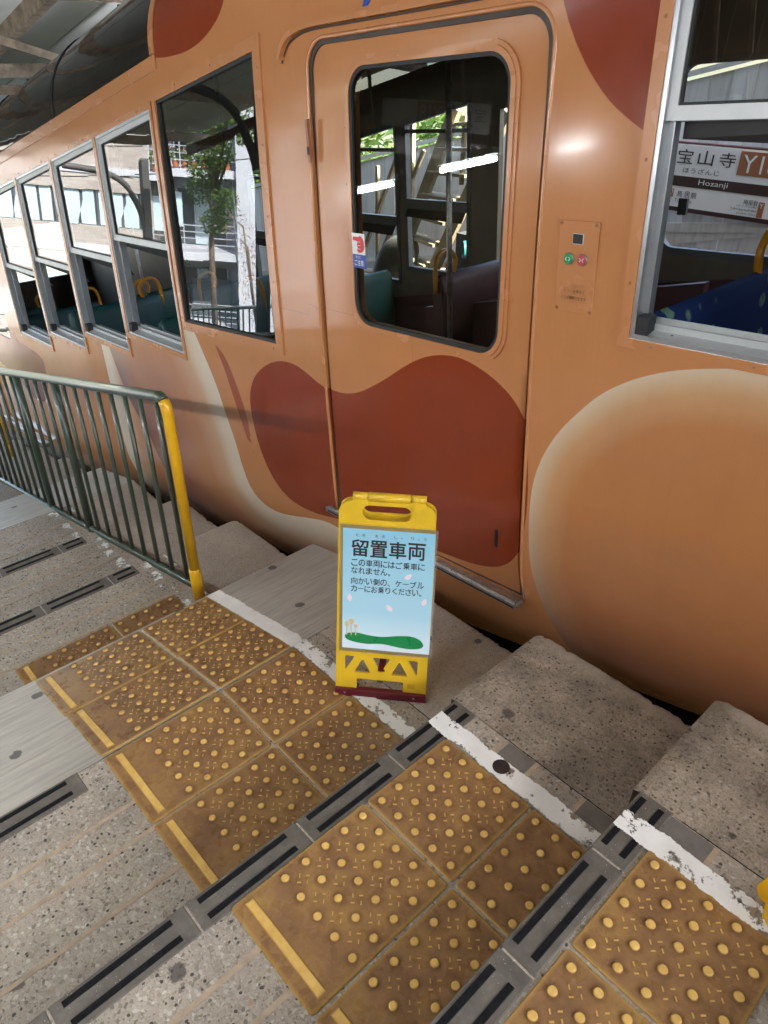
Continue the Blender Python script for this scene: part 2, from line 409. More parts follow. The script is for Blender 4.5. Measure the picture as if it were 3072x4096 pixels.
def paint_white():
    t = NT('worn_white_paint'); c = t.node('ShaderNodeNewGeometry').outputs['Position']
    n1 = t.noise(c, 16, 8, .72); cr = t.noise(c, 55, 4, .7)
    a = t.attr('edge').outputs['Fac']
    al = t.step(t.math('ADD', t.math('ADD', n1, t.math('MULTIPLY', cr, .22)), t.math('MULTIPLY', a, -.30)), .50, .525)
    col = t.ramp(t.noise(c, 9, 5), [(.3, (.60, .59, .555)), (.7, (.76, .75, .715))])
    t.bsdf(col, .6, 0, .4, normal=t.bump(cr, .3, .002), alpha=al); return t.m
M['white_line'] = paint_white()
def tactile():
    t = NT('worn_yellow_tactile_tile'); c = t.coord(); at = t.attr('edge').outputs['Fac']; rnd = t.node('ShaderNodeObjectInfo').outputs['Random']
    xyz = t.sep(c); g = t.node('ShaderNodeNewGeometry').outputs['Position']
    def fr(a): return t.math('SUBTRACT', t.math('WRAP', t.math('ADD', a, .15), .06, 0.), .03)
    d = t.math('SQRT', t.math('ADD', t.math('POWER', fr(xyz[0]), 2), t.math('POWER', fr(xyz[1]), 2)))
    n1 = t.noise(g, 11, 6, .65)
    f = t.math('ADD', n1, t.math('MULTIPLY', t.math('SUBTRACT', rnd, .5), .10))
    base = t.ramp(f, [(.30, (.165, .088, .044)), (.5, (.225, .122, .054)), (.66, (.285, .162, .060)), (.85, (.38, .235, .07))])
    base = t.mul(base, t.ramp(t.noise(g, 70, 5, .7), [(.25, .80), (.7, 1.08)]))
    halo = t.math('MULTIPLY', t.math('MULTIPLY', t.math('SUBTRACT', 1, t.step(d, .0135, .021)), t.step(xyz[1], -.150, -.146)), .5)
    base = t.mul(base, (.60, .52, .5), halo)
    ed = t.math('SUBTRACT', 1, t.step(t.math('ADD', at, t.math('MULTIPLY', n1, .006)), .004, .013))
    col = t.mix(t.math('MULTIPLY', ed, .55), base, (.42, .26, .06))
    t.bsdf(col, t.math('MULTIPLY_ADD', t.noise(g, 24, 4), .24, .17), 0, .42, normal=t.bump(t.noise(g, 30, 4), .22, .003)); return t.m
M['tactile'] = tactile()
def studm():
    t = NT('yellow_stud'); c = t.node('ShaderNodeNewGeometry').outputs['Position']
    z = t.sep(t.coord())[2]
    col = t.ramp(t.noise(c, 30, 4), [(.3, (.50, .30, .075)), (.7, (.63, .41, .12))])
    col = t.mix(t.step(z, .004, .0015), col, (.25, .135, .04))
    t.bsdf(col, .52, 0, .35, normal=t.bump(t.noise(c, 400, 3), .3, .001)); return t.m
M['stud'] = studm()
M['dash'] = simple('yellow_dash', (.52, .33, .09), .45, var=.1)
M['sign_yellow'] = simple('yellow_plastic', (.63, .40, .02), .38, var=.12, scale=9, spec=.45, bump=.05)
M['sign_red'] = simple('dark_red_plastic', (.10, .006, .012), .4, var=.15)
M['black_ink'] = simple('black_ink', (.012, .012, .014), .5, var=.05)
M['brown_ink'] = simple('brown_ink', (.10, .03, .012), .5, var=.05)
M['white_print'] = simple('white_print', (.74, .74, .72), .4, var=.02)
def posterm():
    t = NT('pale_blue_poster'); z = t.sep(t.coord())[2]
    col = t.ramp(t.step(z, .19, .58), [(0, (.60, .70, .75)), (.3, (.36, .58, .68)), (1, (.25, .50, .63))]); t.bsdf(col, .22, 0, .5, .3); return t.m
M['poster'] = posterm()
M['green_print'] = simple('green_print', (.015, .20, .06), .3, var=.03)
M['petal'] = simple('pale_pink_print', (.72, .60, .62), .3, var=.02)
M['reed'] = simple('pale_tan_print', (.55, .45, .26), .3, var=.05)
def film():
    t = NT('clear_laminate'); fr = t.node('ShaderNodeFresnel'); fr.inputs[0].default_value = 1.45
    tr = t.node('ShaderNodeBsdfTransparent'); tr.inputs[0].default_value = (.93, .93, .9, 1); gl = t.node('ShaderNodeBsdfGlossy'); gl.inputs['Roughness'].default_value = .12
    df = t.node('ShaderNodeBsdfDiffuse'); df.inputs[0].default_value = (.7, .68, .6, 1); m1 = t.node('ShaderNodeMixShader'); m1.inputs[0].default_value = .12
    t.put(m1.inputs[1], tr.outputs[0]); t.put(m1.inputs[2], df.outputs[0]); m2 = t.node('ShaderNodeMixShader'); t.put(m2.inputs[0], fr.outputs[0]); t.put(m2.inputs[1], m1.outputs[0]); t.put(m2.inputs[2], gl.outputs[0])
    t.t.links.new(m2.outputs[0], t.out.inputs[0]); return t.m
M['film'] = film()
M['green_rail'] = simple('dark_green_rail_paint', (.040, .062, .042), .36, var=.12, scale=25, spec=.5, coat=.3, bump=.05, bscale=90)
M['yellow_rail'] = simple('yellow_rail_paint', (.66, .36, .008), .38, var=.06, scale=25, coat=.15, bump=.35, bscale=60)
M['btn_green'] = simple('green_button', (.01, .30, .08), .3, var=.05)
M['btn_red'] = simple('red_button', (.42, .05, .06), .3, var=.05)
M['blue_print'] = simple('blue_print', (.015, .06, .33), .35, var=.03)
M['red_print'] = simple('red_print', (.58, .02, .025), .35, var=.03)
M['sign_brown'] = simple('brown_print', (.30, .115, .05), .45, var=.03)
M['dark_brown'] = simple('dark_brown_print', (.035, .014, .012), .4, var=.05)
def boards():
    t = NT('white_painted_board'); c = t.node('ShaderNodeNewGeometry').outputs['Position']; r_ = t.node('ShaderNodeObjectInfo').outputs['Random']
    m = t.node('ShaderNodeMapping'); t.put(m.inputs[0], c); m.inputs['Scale'].default_value = (30, 30, 1.5); g = t.noise(m.outputs[0], 1, 5, .6)
    col = t.ramp(g, [(.3, (.62, .63, .64)), (.6, (.78, .79, .80))]); col = t.mul(col, t.ramp(r_, [(0, .88), (1, 1.03)])); t.bsdf(col, .7, 0, .3, normal=t.bump(g, .3, .003)); return t.m
M['board'] = boards()
M['brown_board'] = simple('brown_weathered_board', (.10, .068, .035), .6, var=.5, scale=6, bump=.2)
M['roof_panel'] = simple('grey_roof_board', (.48, .49, .48), .7, var=.08, scale=3)
M['beam'] = simple('rusty_cream_steel', (.30, .23, .17), .6, var=.45, scale=16, bump=.2)
M['beam_dark'] = simple('dark_rusty_steel', (.085, .045, .028), .7, var=.4, scale=9)
M['column'] = simple('dark_grey_column', (.045, .045, .042), .6, var=.2)
M['cream_steel'] = simple('cream_ladder_paint', (.33, .28, .18), .5, var=.2, scale=8)
M['duct'] = simple('grey_duct_hose', (.10, .10, .085), .6, var=.2)
M['pipe'] = simple('pinkish_pipe', (.42, .30, .24), .5, var=.15)
M['ext_teal'] = simple('teal_enamel', (.03, .18, .19), .35)
def lampm():
    t = NT('lit_fluorescent_tube'); t.bsdf((.9, .9, .9), .4, emis=(.93, .96, 1.), es=15); return t.m
M['lamp'] = lampm()
def bricktile():
    t = NT('cream_brick_tile'); b = t.node('ShaderNodeTexBrick'); m = t.node('ShaderNodeMapping'); t.put(m.inputs[0], t.coord()); m.inputs['Rotation'].default_value = (R(90), 0, 0)
    t.put(b.inputs['Vector'], m.outputs[0]); t.put(b.inputs['Color1'], (.32, .29, .255)); t.put(b.inputs['Color2'], (.24, .21, .185)); t.put(b.inputs['Mortar'], (.20, .19, .18))
    b.inputs['Scale'].default_value = 1; b.inputs['Brick Width'].default_value = .42; b.inputs['Row Height'].default_value = .12; b.inputs['Mortar Size'].default_value = .008
    t.bsdf(b.outputs[0], .6); return t.m
M['brick'] = bricktile()
M['render_white'] = simple('white_render', (.36, .38, .41), .7, var=.06, scale=1)
M['dim_grey'] = simple('grey_wall', (.34, .36, .40), .7, var=.1, scale=1)
M['curtain'] = simple('pale_curtain', (.33, .42, .45), .8, var=.12, scale=2)
M['win_dark'] = simple('dark_window_pane', (.05, .06, .07), .12, var=.3, scale=1)
M['frame_dark'] = simple('dark_window_frame', (.07, .08, .09), .5)
M['rail_steel'] = simple('pale_balcony_rail', (.45, .48, .52), .4, .4)
def leaf(name, a, b):
    t = NT(name); r_ = t.node('ShaderNodeNewGeometry').outputs['Random Per Island']; col = t.ramp(r_, [(0, a), (1, b)])
    d = t.bsdf(col, .5, 0, .35, link=False); tr = t.node('ShaderNodeBsdfTranslucent'); t.put(tr.inputs[0], col); mx = t.node('ShaderNodeMixShader'); mx.inputs[0].default_value = .35
    t.put(mx.inputs[1], d); t.put(mx.inputs[2], tr.outputs[0]); t.t.links.new(mx.outputs[0], t.out.inputs[0]); return t.m
M['leaf'] = leaf('green_leaf', (.04, .085, .015), (.10, .155, .03))
M['leaf_dry'] = leaf('dry_twig_leaf', (.16, .11, .09), (.28, .20, .18))
M['leaf_dark'] = leaf('dark_leaf', (.02, .06, .012), (.06, .11, .02))
M['bark'] = simple('bark', (.10, .075, .055), .9, var=.3, bump=.5)
M['soil'] = simple('hillside_soil', (.07, .075, .04), .95, var=.4, scale=2, bump=.4)
M['terracotta'] = simple('terracotta', (.30, .10, .05), .8)

# ------------------------------------------------------------------ ground and platform
gm = MB(); gx = [-700, -300, -120, -60, -30, -20, -12, -6, 0, 6, 15, 40, 90, 300, 700]; gy = [-700, -200, -60, -20, -9, -5, -3.4, -2.62, -2.36, -1.9, .86, .95, 3.4, 4.5, 9, 20, 60, 200, 700]
def gz(x, y):
    z = .24 * max(-60, min(x, 40)) - 1.9
    if y < -2.5: z += 1.35 - min((-2.5 - y) * .26, 5.)
    return z
nx = len(gx); gm.v = [(x, y, gz(x, y)) for y in gy for x in gx]
gm.f = [(j * nx + i, j * nx + i + 1, (j + 1) * nx + i + 1, (j + 1) * nx + i) for j in range(len(gy) - 1) for i in range(nx - 1)]; gm.sm = [True] * len(gm.f)
tag(gm.build('ground', M['soil']), kind='structure')

bed = MB().hexa([(-60, .70, gz(-60, 0) - .5), (40, .70, gz(40, 0) - .5), (40, 4.55, gz(40, 0) - .5), (-60, 4.55, gz(-60, 0) - .5), (-60, .70, gz(-60, 0) + .15), (40, .70, gz(40, 0) + .15), (40, 4.55, gz(40, 0) + .15), (-60, 4.55, gz(-60, 0) + .15)]).build('track_bed', simple('dark_track_bed', (.022, .019, .016), .9, var=.4, bump=.4)); tag(bed, kind='structure')  # bed coloured near-black all over
YK, YKT, YL = .425, .86, -2.3           # kerb joint, kerb edge, far-left edge of the platform
platform = empty('platform'); tag(platform, kind='structure')
TREADS = [(-.070, .509, 0.), (.509, 1.093, .148), (1.093, 1.68, .30), (1.68, 2.27, .45), (-.73, -.070, -.160), (-1.985, -1.33, -.462), (-2.63, -1.985, -.615), (-3.27, -2.63, -.77)]
z_, x_ = -1.075, -3.87
for k in range(9): TREADS.append((x_ - .64, x_, z_)); x_ -= .64; z_ -= .155
def tread_piece(name, x0, x1, y0, y1, z, mat, b=.006):
    o = MB().bbox(x0, x1, y0, y1, z - .42, z, b).build(name, mat, platform); return o
rk = random.Random(3)
for i, (x0, x1, z) in enumerate(TREADS):
    tread_piece('tread', x0 + .001, x1 - .001, YL, YK - .0005, z, M['tread'], .002)
    # kerb stone with an uneven, chipped outline
    mb = MB(); N = 64; pts = []; chip = 0.
    for k in range(N + 1):
        u = k / N; x = x0 - .02 + (x1 - x0 + .018) * u
        chip = max(0., chip - .004) + (rk.uniform(.004, .010) if rk.random() < .05 else 0)
        pts.append((x, YKT + rk.uniform(-.0016, .0016) - chip - (.012 * (1 - min(1, u * 22)) ** 2)))
    n = 6; rows = []
    for (dy, dz) in ((None, 0), (-.022, .0), (-.008, -.002), (-.002, -.008), (0, -.02), (.0, -.42)):
        row = []
        for k, (x, y) in enumerate(pts):
            u = k / N; lift = -.006 * (1 - min(1, u * 14)) ** 2 + rk.uniform(-.0008, .0008)
            row.append((x, (YK + .0005) if dy is None else y + dy, z + dz + lift if dz > -.1 else z + dz))
        rows.append(row)
    base = 0
    for row in rows: mb.v += row
    for a in range(len(rows) - 1):
        for k in range(N):
            p = a * (N + 1) + k; mb.f.append((p, p + 1, p + N + 2, p + N + 1)); mb.sm.append(True)
    # front (downhill) face of the stone
    fr = [rows[a][0] for a in range(len(rows))] + [(rows[0][0][0], rows[0][0][1], z - .42)]
    mb.face(list(reversed(fr)))
    mb.build('kerb_stone', M['kerb'] if x0 > -.5 else M['kerb_plain'], platform)
# ramps laid over a step in front of each car door
def ramp_prism(x0, z0, x1, z1, y0, y1):
    mb = MB(); e = .006
    mb.hexa([(x0, y0, z0 - .4), (x1, y0, z0 - .4), (x1, y1, z0 - .4), (x0, y1, z0 - .4), (x0, y0, z0), (x1, y0, z1), (x1, y1, z1), (x0, y1, z0)])
    return mb.build('door_ramp', M['ramp'], platform)
ramp_prism(-1.335, -.284, -.731, -.1595, YL, YKT)
ramp_prism(-3.868, -.915, -3.272, -.771, YL, YKT)
# nosing tiles with two grip strips each, seams every 0.31 m
def nosing_mesh(): return MB().bbox(0, .084, .0015, .3085, -.30, .0025, .003).mesh('nosing_tile', M['nosing'])
nm_ = nosing_mesh()
def gripmesh(x0): return MB().bbox(x0, x0 + .0145, .026, .270, 0, .0048, .0012).mesh('grip_strip', M['grip'])
g1, g2 = gripmesh(.0095), gripmesh(.0545)
def nosing_row(xe, z, seam, yend, ymin, s1=g1, s2_=g2, skip=None):
    y = seam
    while y > ymin:
        y -= .311
    while y < yend - .01:
        L = min(.311, yend - y)
        if not (skip and skip[0] < y + .15 < skip[1]):
            if L > .3:
                o = add('nosing_tile', nm_, platform, (xe, y, z)); add('grip_strip', s1, o); add('grip_strip', s2_, o)
            else:
                o = MB().bbox(0, .084, .0015, L, -.30, .0025, .003).build('nosing_tile', M['nosing'], platform, (xe, y, z))
                for sx in (.0095, .0545): MB().bbox(sx, sx + .0145, .026, L - .016, 0, .0048, .0012).build('grip_strip', M['grip'], o)
        y += .311
nosing_row(-.0745, .0, .1445, .427, -1.3)
nosing_row(.5055, .148, .2200, .430, -.8)
nosing_row(1.089, .30, .25, .43, -.4)
nosing_row(-.7345, -.160, .1445, .43, -1.9, skip=(-.42, .30))
nosing_row(-1.989, -.462, .13, .262, -1.6)
nosing_row(-2.634, -.615, .12, .255, -1.4)
nosing_row(-4.514, -1.075, .12, .255, -1.6)
# the slim tan joints across the treads
for (x0, x1, z) in TREADS[:8]:
    jm = MB()
    for dx in (.190, .302, .450):
        if x0 + dx < x1 - .02:
            off = .012 if x0 < -.5 else 0
            jm.box(x0 + dx - .006 + off, x0 + dx + .006 + off, YL, YK - .006, z - .01, z + .0012)
    jm.build('joint_strip', M['joint'], platform)
# darker mortar squares beside the kerb
for (a, b, z) in ((.135, .228, 0), (.385, .475, 0), (-.03 + .62, .70, .148)):
    MB().box(a, b, .366, .420, z - .01, z + .0008).build('mortar_patch', M['dark_panel'], platform)
# painted line, ragged at its edges
def white_strip(x0, z0, x1, z1, y0, y1, worn=0., lift=.0035, name='white_line'):
    nxx = max(3, int((x1 - x0) / .02)); ny = 8; mb = MB(); ev = []
    for j in range(ny + 1):
        for i in range(nxx + 1):
            u = i / nxx; v = j / ny; mb.v.append((x0 + (x1 - x0) * u, y0 + (y1 - y0) * v, z0 + (z1 - z0) * u + lift)); ev.append(max(abs(v - .5) * 2 - .72, 0) * 3 + worn)
    for j in range(ny):
        for i in range(nxx):
            a = j * (nxx + 1) + i; mb.f.append((a, a + 1, a + nxx + 2, a + nxx + 1)); mb.sm.append(True)
    me = mb.mesh(name, M['white_line']); at = me.attributes.new('edge', 'FLOAT', 'POINT'); at.data.foreach_set('value', ev)
    return add(name, me, platform)
white_strip(-.07, 0, .505, 0, .296, .369, .04, .0062)
white_strip(.509, .148, 1.0, .148, .296, .366, .04, .0062)
white_strip(-.73, -.16, -.075, -.16, .300, .368, .10, .0062)
white_strip(-1.33, -.283, -.735, -.1605, .296, .366, -.18, .0025)
for (a, b, z) in ((-1.96, -1.35, -.462), (-2.60, -2.0, -.615), (-3.25, -2.65, -.77)):
    white_strip(a, z, b, z, .27, .335, .42, .0012, 'faded_line')
    white_strip(a, z, b, z, .39, .425, .50, .0012, 'faded_line')
# dark round plugs let into the tread
for (x, y, z) in ((.173, .336, 0), (-.445, .335, -.16)):
    MB().lathe([(.024, -.01), (.0235, .0075), (.021, .0085)], 24).build('drain_plug', simple('tarry_black_plug', (.02, .012, .011), .6, var=.5, scale=60), platform, (x, y, z))

# ------------------------------------------------------------------ tactile paving
def tile_mesh(x0, x1, y0, y1, r=.010, th=.006, bar=None, flat_limit=None):
    P = rrect(x0, x1, y0, y1, r, 4); Q = offset(P, -.0025); n = len(P); mb = MB(); ev = []
    mb.v = [(p[0], p[1], -.004) for p in P] + [(p[0], p[1], th - .0022) for p in P] + [(q[0], q[1], th) for q in Q]
    for k in range(n):
        j = (k + 1) % n; mb.f += [(k, j, n + j, n + k), (n + k, n + j, 2 * n + j, 2 * n + k)]; mb.sm += [False, False]
    # inner grid so that the worn-edge attribute has support
    V, F = cdt(Q, [], [(x0 + .012 + i * (x1 - x0 - .024) / 12, y0 + .012 + j * (y1 - y0 - .024) / 12) for i in range(13) for j in range(13)])
    b0 = len(mb.v); mb.v += [(v[0], v[1], th) for v in V]; mb.f += [tuple(int(i) + b0 for i in f) for f in F]; mb.sm += [False] * len(F)
    A = np.array([(v[0], v[1]) for v in mb.v]); ev = np.minimum.reduce([A[:, 0] - x0, x1 - A[:, 0], A[:, 1] - y0, y1 - A[:, 1]])
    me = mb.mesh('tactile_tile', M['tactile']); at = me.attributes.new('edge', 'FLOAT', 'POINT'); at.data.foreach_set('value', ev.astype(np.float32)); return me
SQ = tile_mesh(-.148, .148, -.148, .148); LG = tile_mesh(-.148, .148, -.252, .148)
STUD = MB().lathe([(.0106, 0), (.0094, .0034), (.0070, .0050)], 16).mesh('stud', M['stud'])
def bar_mesh(h=.135):
    mb = MB(); w = .0125
    a = [(-h, -w), (h, -w), (h, w), (-h, w)]; b = [(-h + .009, -w + .0045), (h - .009, -w + .0045), (h - .009, w - .0045), (-h + .009, w - .0045)]
    mb.v = [(p[0], p[1], 0) for p in a] + [(p[0], p[1], .0055) for p in b]; mb.f = [(k, (k + 1) % 4, 4 + (k + 1) % 4, 4 + k) for k in range(4)] + [(4, 5, 6, 7)]; mb.sm = [False] * 5
    return mb.mesh('guide_bar', M['stud'])
BAR = bar_mesh()
def dash_mesh(imax=5):
    mb = MB(); c, s_ = math.cos(R(47)), math.sin(R(47))
    for i in range(imax + 1):
        for j in range(6):
            cx, cy_ = -.15 + .06 * i, -.15 + .06 * j
            for (ox, oy, vert) in ((-.0095, .0085, 1), (.0095, .0085, 0), (-.0095, -.0085, 0), (.0095, -.0085, 1)):
                # offsets are given across the tile diagonal
                px = cx + (ox * c + oy * -s_) ; py = cy_ + (ox * s_ + oy * c)
                if abs(px) > .136 or abs(py) > .136: continue
                dx, dy = (-s_, c) if vert else (c, s_)
                L, w = .0045, .0014; ex, ey = -dy, dx
                p = [(px - dx * L - ex * w, py - dy * L - ey * w), (px + dx * L - ex * w, py + dy * L - ey * w), (px + dx * L + ex * w, py + dy * L + ey * w), (px - dx * L + ex * w, py - dy * L + ey * w)]
                mb.hexa([(q[0], q[1], -.001) for q in p] + [(q[0], q[1], .0017) for q in p])
    return mb.mesh('dash_marks', M['dash'])
DASH = dash_mesh()
def tile(x0, y0, z, kind, tilt=0., dashes=True, xclip=9.):
    """x0, y0: the low corner of the studded square"""
    clip = x0 + .297 > xclip
    if clip:
        w = xclip - x0 - .004
        me = tile_mesh(-.148, -.148 + w, -.252 if kind == 'bar' else -.148, .148)
    else: me = LG if kind == 'bar' else SQ
    ca = math.cos(tilt); sa = math.sin(tilt)
    o = add('tactile_tile', me, platform, (x0 + .15 * ca, y0 + .15, z + .15 * sa), (0, -tilt, 0))
    for i in range(5):
        for j in range(5):
            sx = -.12 + .06 * i
            if clip and sx > -.148 + w - .006: continue
            add('stud', STUD, o, (sx, -.12 + .06 * j, .0058))
    if dashes: add('dash_marks', DASH, o, (0, 0, .0060))['kind'] = 'stuff'
    if kind == 'bar':
        if clip:
            h = w / 2 - .012; add('guide_bar', bar_mesh(h), o, (-.148 + w / 2, -.212, .0058))
        else: add('guide_bar', BAR, o, (0, -.212, .0058))
# on each tread, the studded squares: inner column with guide bar, outer column plain
for kind, yy in (('bar', -.305), ('sq', 0.)):
    tile(0.003, yy, 0, kind); tile(.308, yy, 0, kind, dashes=False, xclip=.503) if kind == 'sq' else tile(.308, yy, 0, kind, xclip=.503)
    tile(.596, yy + .009, .148, kind)
    tile(-.7237, yy + .005, -.160, kind); tile(-.4185, yy + .005, -.160, kind)
    tile(-1.0274, yy + .003, -.2212, kind, .2055); tile(-1.3175, yy - .002, -.2800, kind, .2055)
    tile(-1.652, yy - .005, -.462, kind, dashes=(kind == 'bar'))
tile(1.18, -.296, .30, 'bar'); tile(1.18, .009, .30, 'sq')

# ------------------------------------------------------------------ the cable car
TH = R(4.2)
car = empty('cable_car', (-.2767, .95, -.0245), (0, -TH, 0))
tag(car, 'orange cable car painted as a brown-spotted animal, standing at the stepped platform', 'cable car')
SL = .168; H0 = 2.14
def prof(h):
    if h < .22: return .62 * (.22 - h) ** 2
    if h < .55: return 0.
    h = min(h, H0); return .026 * (h - .55) ** 2
def surf(s, t, off=0.):
    """point of the car's skin: s along the car, t up, off inwards"""
    h = t - SL * s
    if h <= H0: return (s, prof(h) + off, t)
    a = min((h - H0) / .40, math.pi / 2)
    return (s, prof(H0) + .36 * (1 - math.cos(a)) + off * math.cos(a), H0 + SL * s + .40 * math.sin(a) - off * math.sin(a))
tline = lambda s, h: h + SL * s
SPOT1 = smooth([(-1.596, 0.354), (-1.558, 0.452), (-1.485, 0.528), (-1.393, 0.582), (-1.298, 0.614), (-1.195, 0.620), (-1.103, 0.597), (-1.029, 0.57), (-0.95, 0.556), (-0.875, 0.562), (-0.808, 0.581), (-0.737, 0.615), (-0.627, 0.681), (-0.526, 0.748), (-0.432, 0.797), (-0.344, 0.822), (-0.271, 0.827), (-0.201, 0.815), (-0.124, 0.788), (-0.057, 0.75), (-0.019, 0.714), (0.012, 0.668), (0.030, 0.594), (0.040, 0.483), (0.040, 0.363), (0.026, 0.255), (-0.006, 0.168), (-0.061, 0.105), (-0.124, 0.068), (-0.214, 0.042), (-0.308, 0.030), (-0.483, 0.012), (-0.75, -.025), (-0.987, -0.060), (-1.091, -0.083), (-1.235, -0.103), (-1.370, -0.088), (-1.475, -0.022), (-1.543, 0.073), (-1.588, 0.207)], 3)
SPOT2 = smooth([(0.041, 1.757), (0.069, 1.7), (0.107, 1.641), (0.157, 1.582), (0.206, 1.537), (0.26, 1.501), (0.304, 1.478), (0.36, 1.455), (.7, 1.42), (1.1, 1.5), (1.3, 1.9), (1.0, 2.3), (.5, 2.4), (.12, 2.25), (.0, 2.05), (0.015, 1.88)], 3)
SPOT3 = smooth([(-2.3, 1.80), (-2.10, 1.785), (-1.97, 1.778), (-1.80, 1.786), (-1.66, 1.815), (-1.54, 1.870), (-1.46, 1.95), (-1.41, 2.10), (-1.46, 2.4), (-1.9, 2.5), (-2.3, 2.4), (-2.45, 2.1)], 3)
SPOT4 = smooth([(-6.2, -.2), (-5.2, -.45), (-4.75, -.40), (-4.55, -.1), (-4.62, .0), (-5.0, .03), (-5.6, .12), (-6.2, .1)], 3)
HIND = smooth([(0.25, -0.45), (.19, -.28), (0.145, -0.121), (0.106, 0.021), (0.067, 0.175), (0.052, 0.333), (0.058, 0.473), (0.087, 0.58), (0.139, 0.68), (0.204, 0.763), (0.272, 0.835), (0.363, 0.896), (0.461, 0.939), (0.553, 0.964), (0.63, 0.977), (0.78, 0.975), (1.0, .92), (1.35, .72), (1.6, .4), (1.7, 0), (1.7, -.5), (.9, -.7)], 3)
FEDGE = [(-2.16, .80), (-2.10, 0.70), (-2.03, .60), (-1.945, 0.461), (-1.89, 0.351), (-1.843, 0.214), (-1.797, 0.092), (-1.761, -0.047), (-1.70, -0.178), (-1.592, -0.231), (-1.446, -0.217), (-1.245, -0.157), (-1.097, -0.119), (-0.963, -0.127), (-0.871, -0.162), (-.76, -.25), (-.70, -.36), (-.72, -.5)]
FORE = smooth(FEDGE, 3, False) + [(-1.2, -1.0), (-3.3, -1.3), (-3.3, .45), (-3.2, .8)]
FSH = smooth([(-3.32, .75), (-3.177, 0.309), (-3.047, 0.018), (-2.865, -0.171), (-2.768, -0.372), (-2.676, -0.62), (-2.6, -1.0)], 3, False)
FSHP = FSH + [(-.5, -1.2), (-.5, .9)]
STREAK = smooth([(-1.85, 0.590), (-1.765, 0.535), (-1.700, 0.42), (-1.652, 0.288), (-1.634, .15), (-1.630, 0.06), (-1.668, 0.13), (-1.71, .24), (-1.765, 0.40), (-1.80, .49)], 3)
def paint(me, co2):
    P = np.asarray(co2, float)
    sp = np.maximum.reduce([sdf(P, q) for q in (SPOT1, SPOT2, SPOT3, SPOT4)]); hi = sdf(P, HIND); fo = sdf(P, FORE)
    st = sdf(P, STREAK); sh = np.where(pip(P, FSHP), 1, -1) * seg_dist(P, FSH, False)
    # hind leg browner towards its foot: air-brushed print, plus shade put into the colour
    heel = np.clip(1 - (P[:, 1] - SL * P[:, 0] + .15) / .62, 0, 1) * np.clip(1 - P[:, 0] * .3, 0, 1) * .85
    a = me.attributes.new('pat', 'FLOAT_VECTOR', 'POINT'); a.data.foreach_set('vector', np.stack([sp, hi, fo], 1).astype(np.float32).ravel())
    a = me.attributes.new('pat2', 'FLOAT_VECTOR', 'POINT'); a.data.foreach_set('vector', np.stack([st, sh, heel], 1).astype(np.float32).ravel())

def skin(name, outer, holes, step, off=0., reveal=.04, parent=car, box=None, mat='livery', revmat=None, edge_front=None):
    """painted sheet following the car's skin, with openings that have depth"""
    outer = dens(outer, step * 1.5); H = [dens(h, step) for h in holes]
    b = np.array(outer); x0, y0 = b.min(0); x1, y1 = b.max(0)
    X, Y = np.meshgrid(np.arange(x0 + step / 2, x1, step), np.arange(y0 + step / 2, y1, step)); P = np.stack([X.ravel(), Y.ravel()], 1)
    ok = pip(P, outer) & (seg_dist(P, outer) > step * .4)
    for h in H: ok &= ~pip(P, h) & (seg_dist(P, h) > step * .4)
    V, F = cdt(outer, H, [tuple(p) for p in P[ok]])
    mb = MB(); mb.v = [surf(s_, t_, off) for s_, t_ in V]; co = [tuple(v) for v in V]
    mb.f = [tuple(int(i) for i in f) for f in F]; mb.sm = [True] * len(mb.f)
    for L in [outer] + H:
        m = len(L)
        for i in range(m):
            a = L[i]; c = L[(i + 1) % m]; n = len(mb.v)
            mb.v += [surf(*a, off), surf(*a, off + reveal), surf(*c, off + reveal), surf(*c, off)]; co += [a, a, c, c]
            mb.f.append((n, n + 1, n + 2, n + 3)); mb.sm.append(False)
    me = mb.mesh(name, M[mat])
    if mat == 'livery': paint(me, co)
    return add(name, me, parent)

def ring(name, outer, inner, o_front, o_back, mat, parent, in_back=None, fn=surf):
    """frame strip between two loops with the same number of points"""
    mb = MB(); n = len(outer); ib = o_back if in_back is None else in_back
    A = [fn(*p, o_back) for p in outer]; B = [fn(*p, o_front) for p in outer]; C_ = [fn(*p, o_front) for p in inner]; D = [fn(*p, ib) for p in inner]
    mb.v = A + B + C_ + D
    for k in range(n):
        j = (k + 1) % n
        for a in range(3): mb.f.append((a * n + k, a * n + j, (a + 1) * n + j, (a + 1) * n + k)); mb.sm.append(False)
    return mb.build(name, mat, parent, fix=True)

def quad(s0, s1, t0, t1, tr=None, tl=None, n=10):
    """loop of a window whose head follows the slope"""
    tl = t1 if tl is None else tl; tr = t1 if tr is None else tr
    out = []
    cs = [(s0, t0), (s1, t0), (s1, tr), (s0, tl)]
    for i in range(4):
        a = cs[i]; b = cs[(i + 1) % 4]
        for k in range(n): out.append((a[0] + (b[0] - a[0]) * k / n, a[1] + (b[1] - a[1]) * k / n))
    return out
def grow(s0, s1, t0, tr, tl, l, r, b, t): return quad(s0 - l, s1 + r, t0 - b, 0, tr + t + SL * r, tl + t - SL * l)

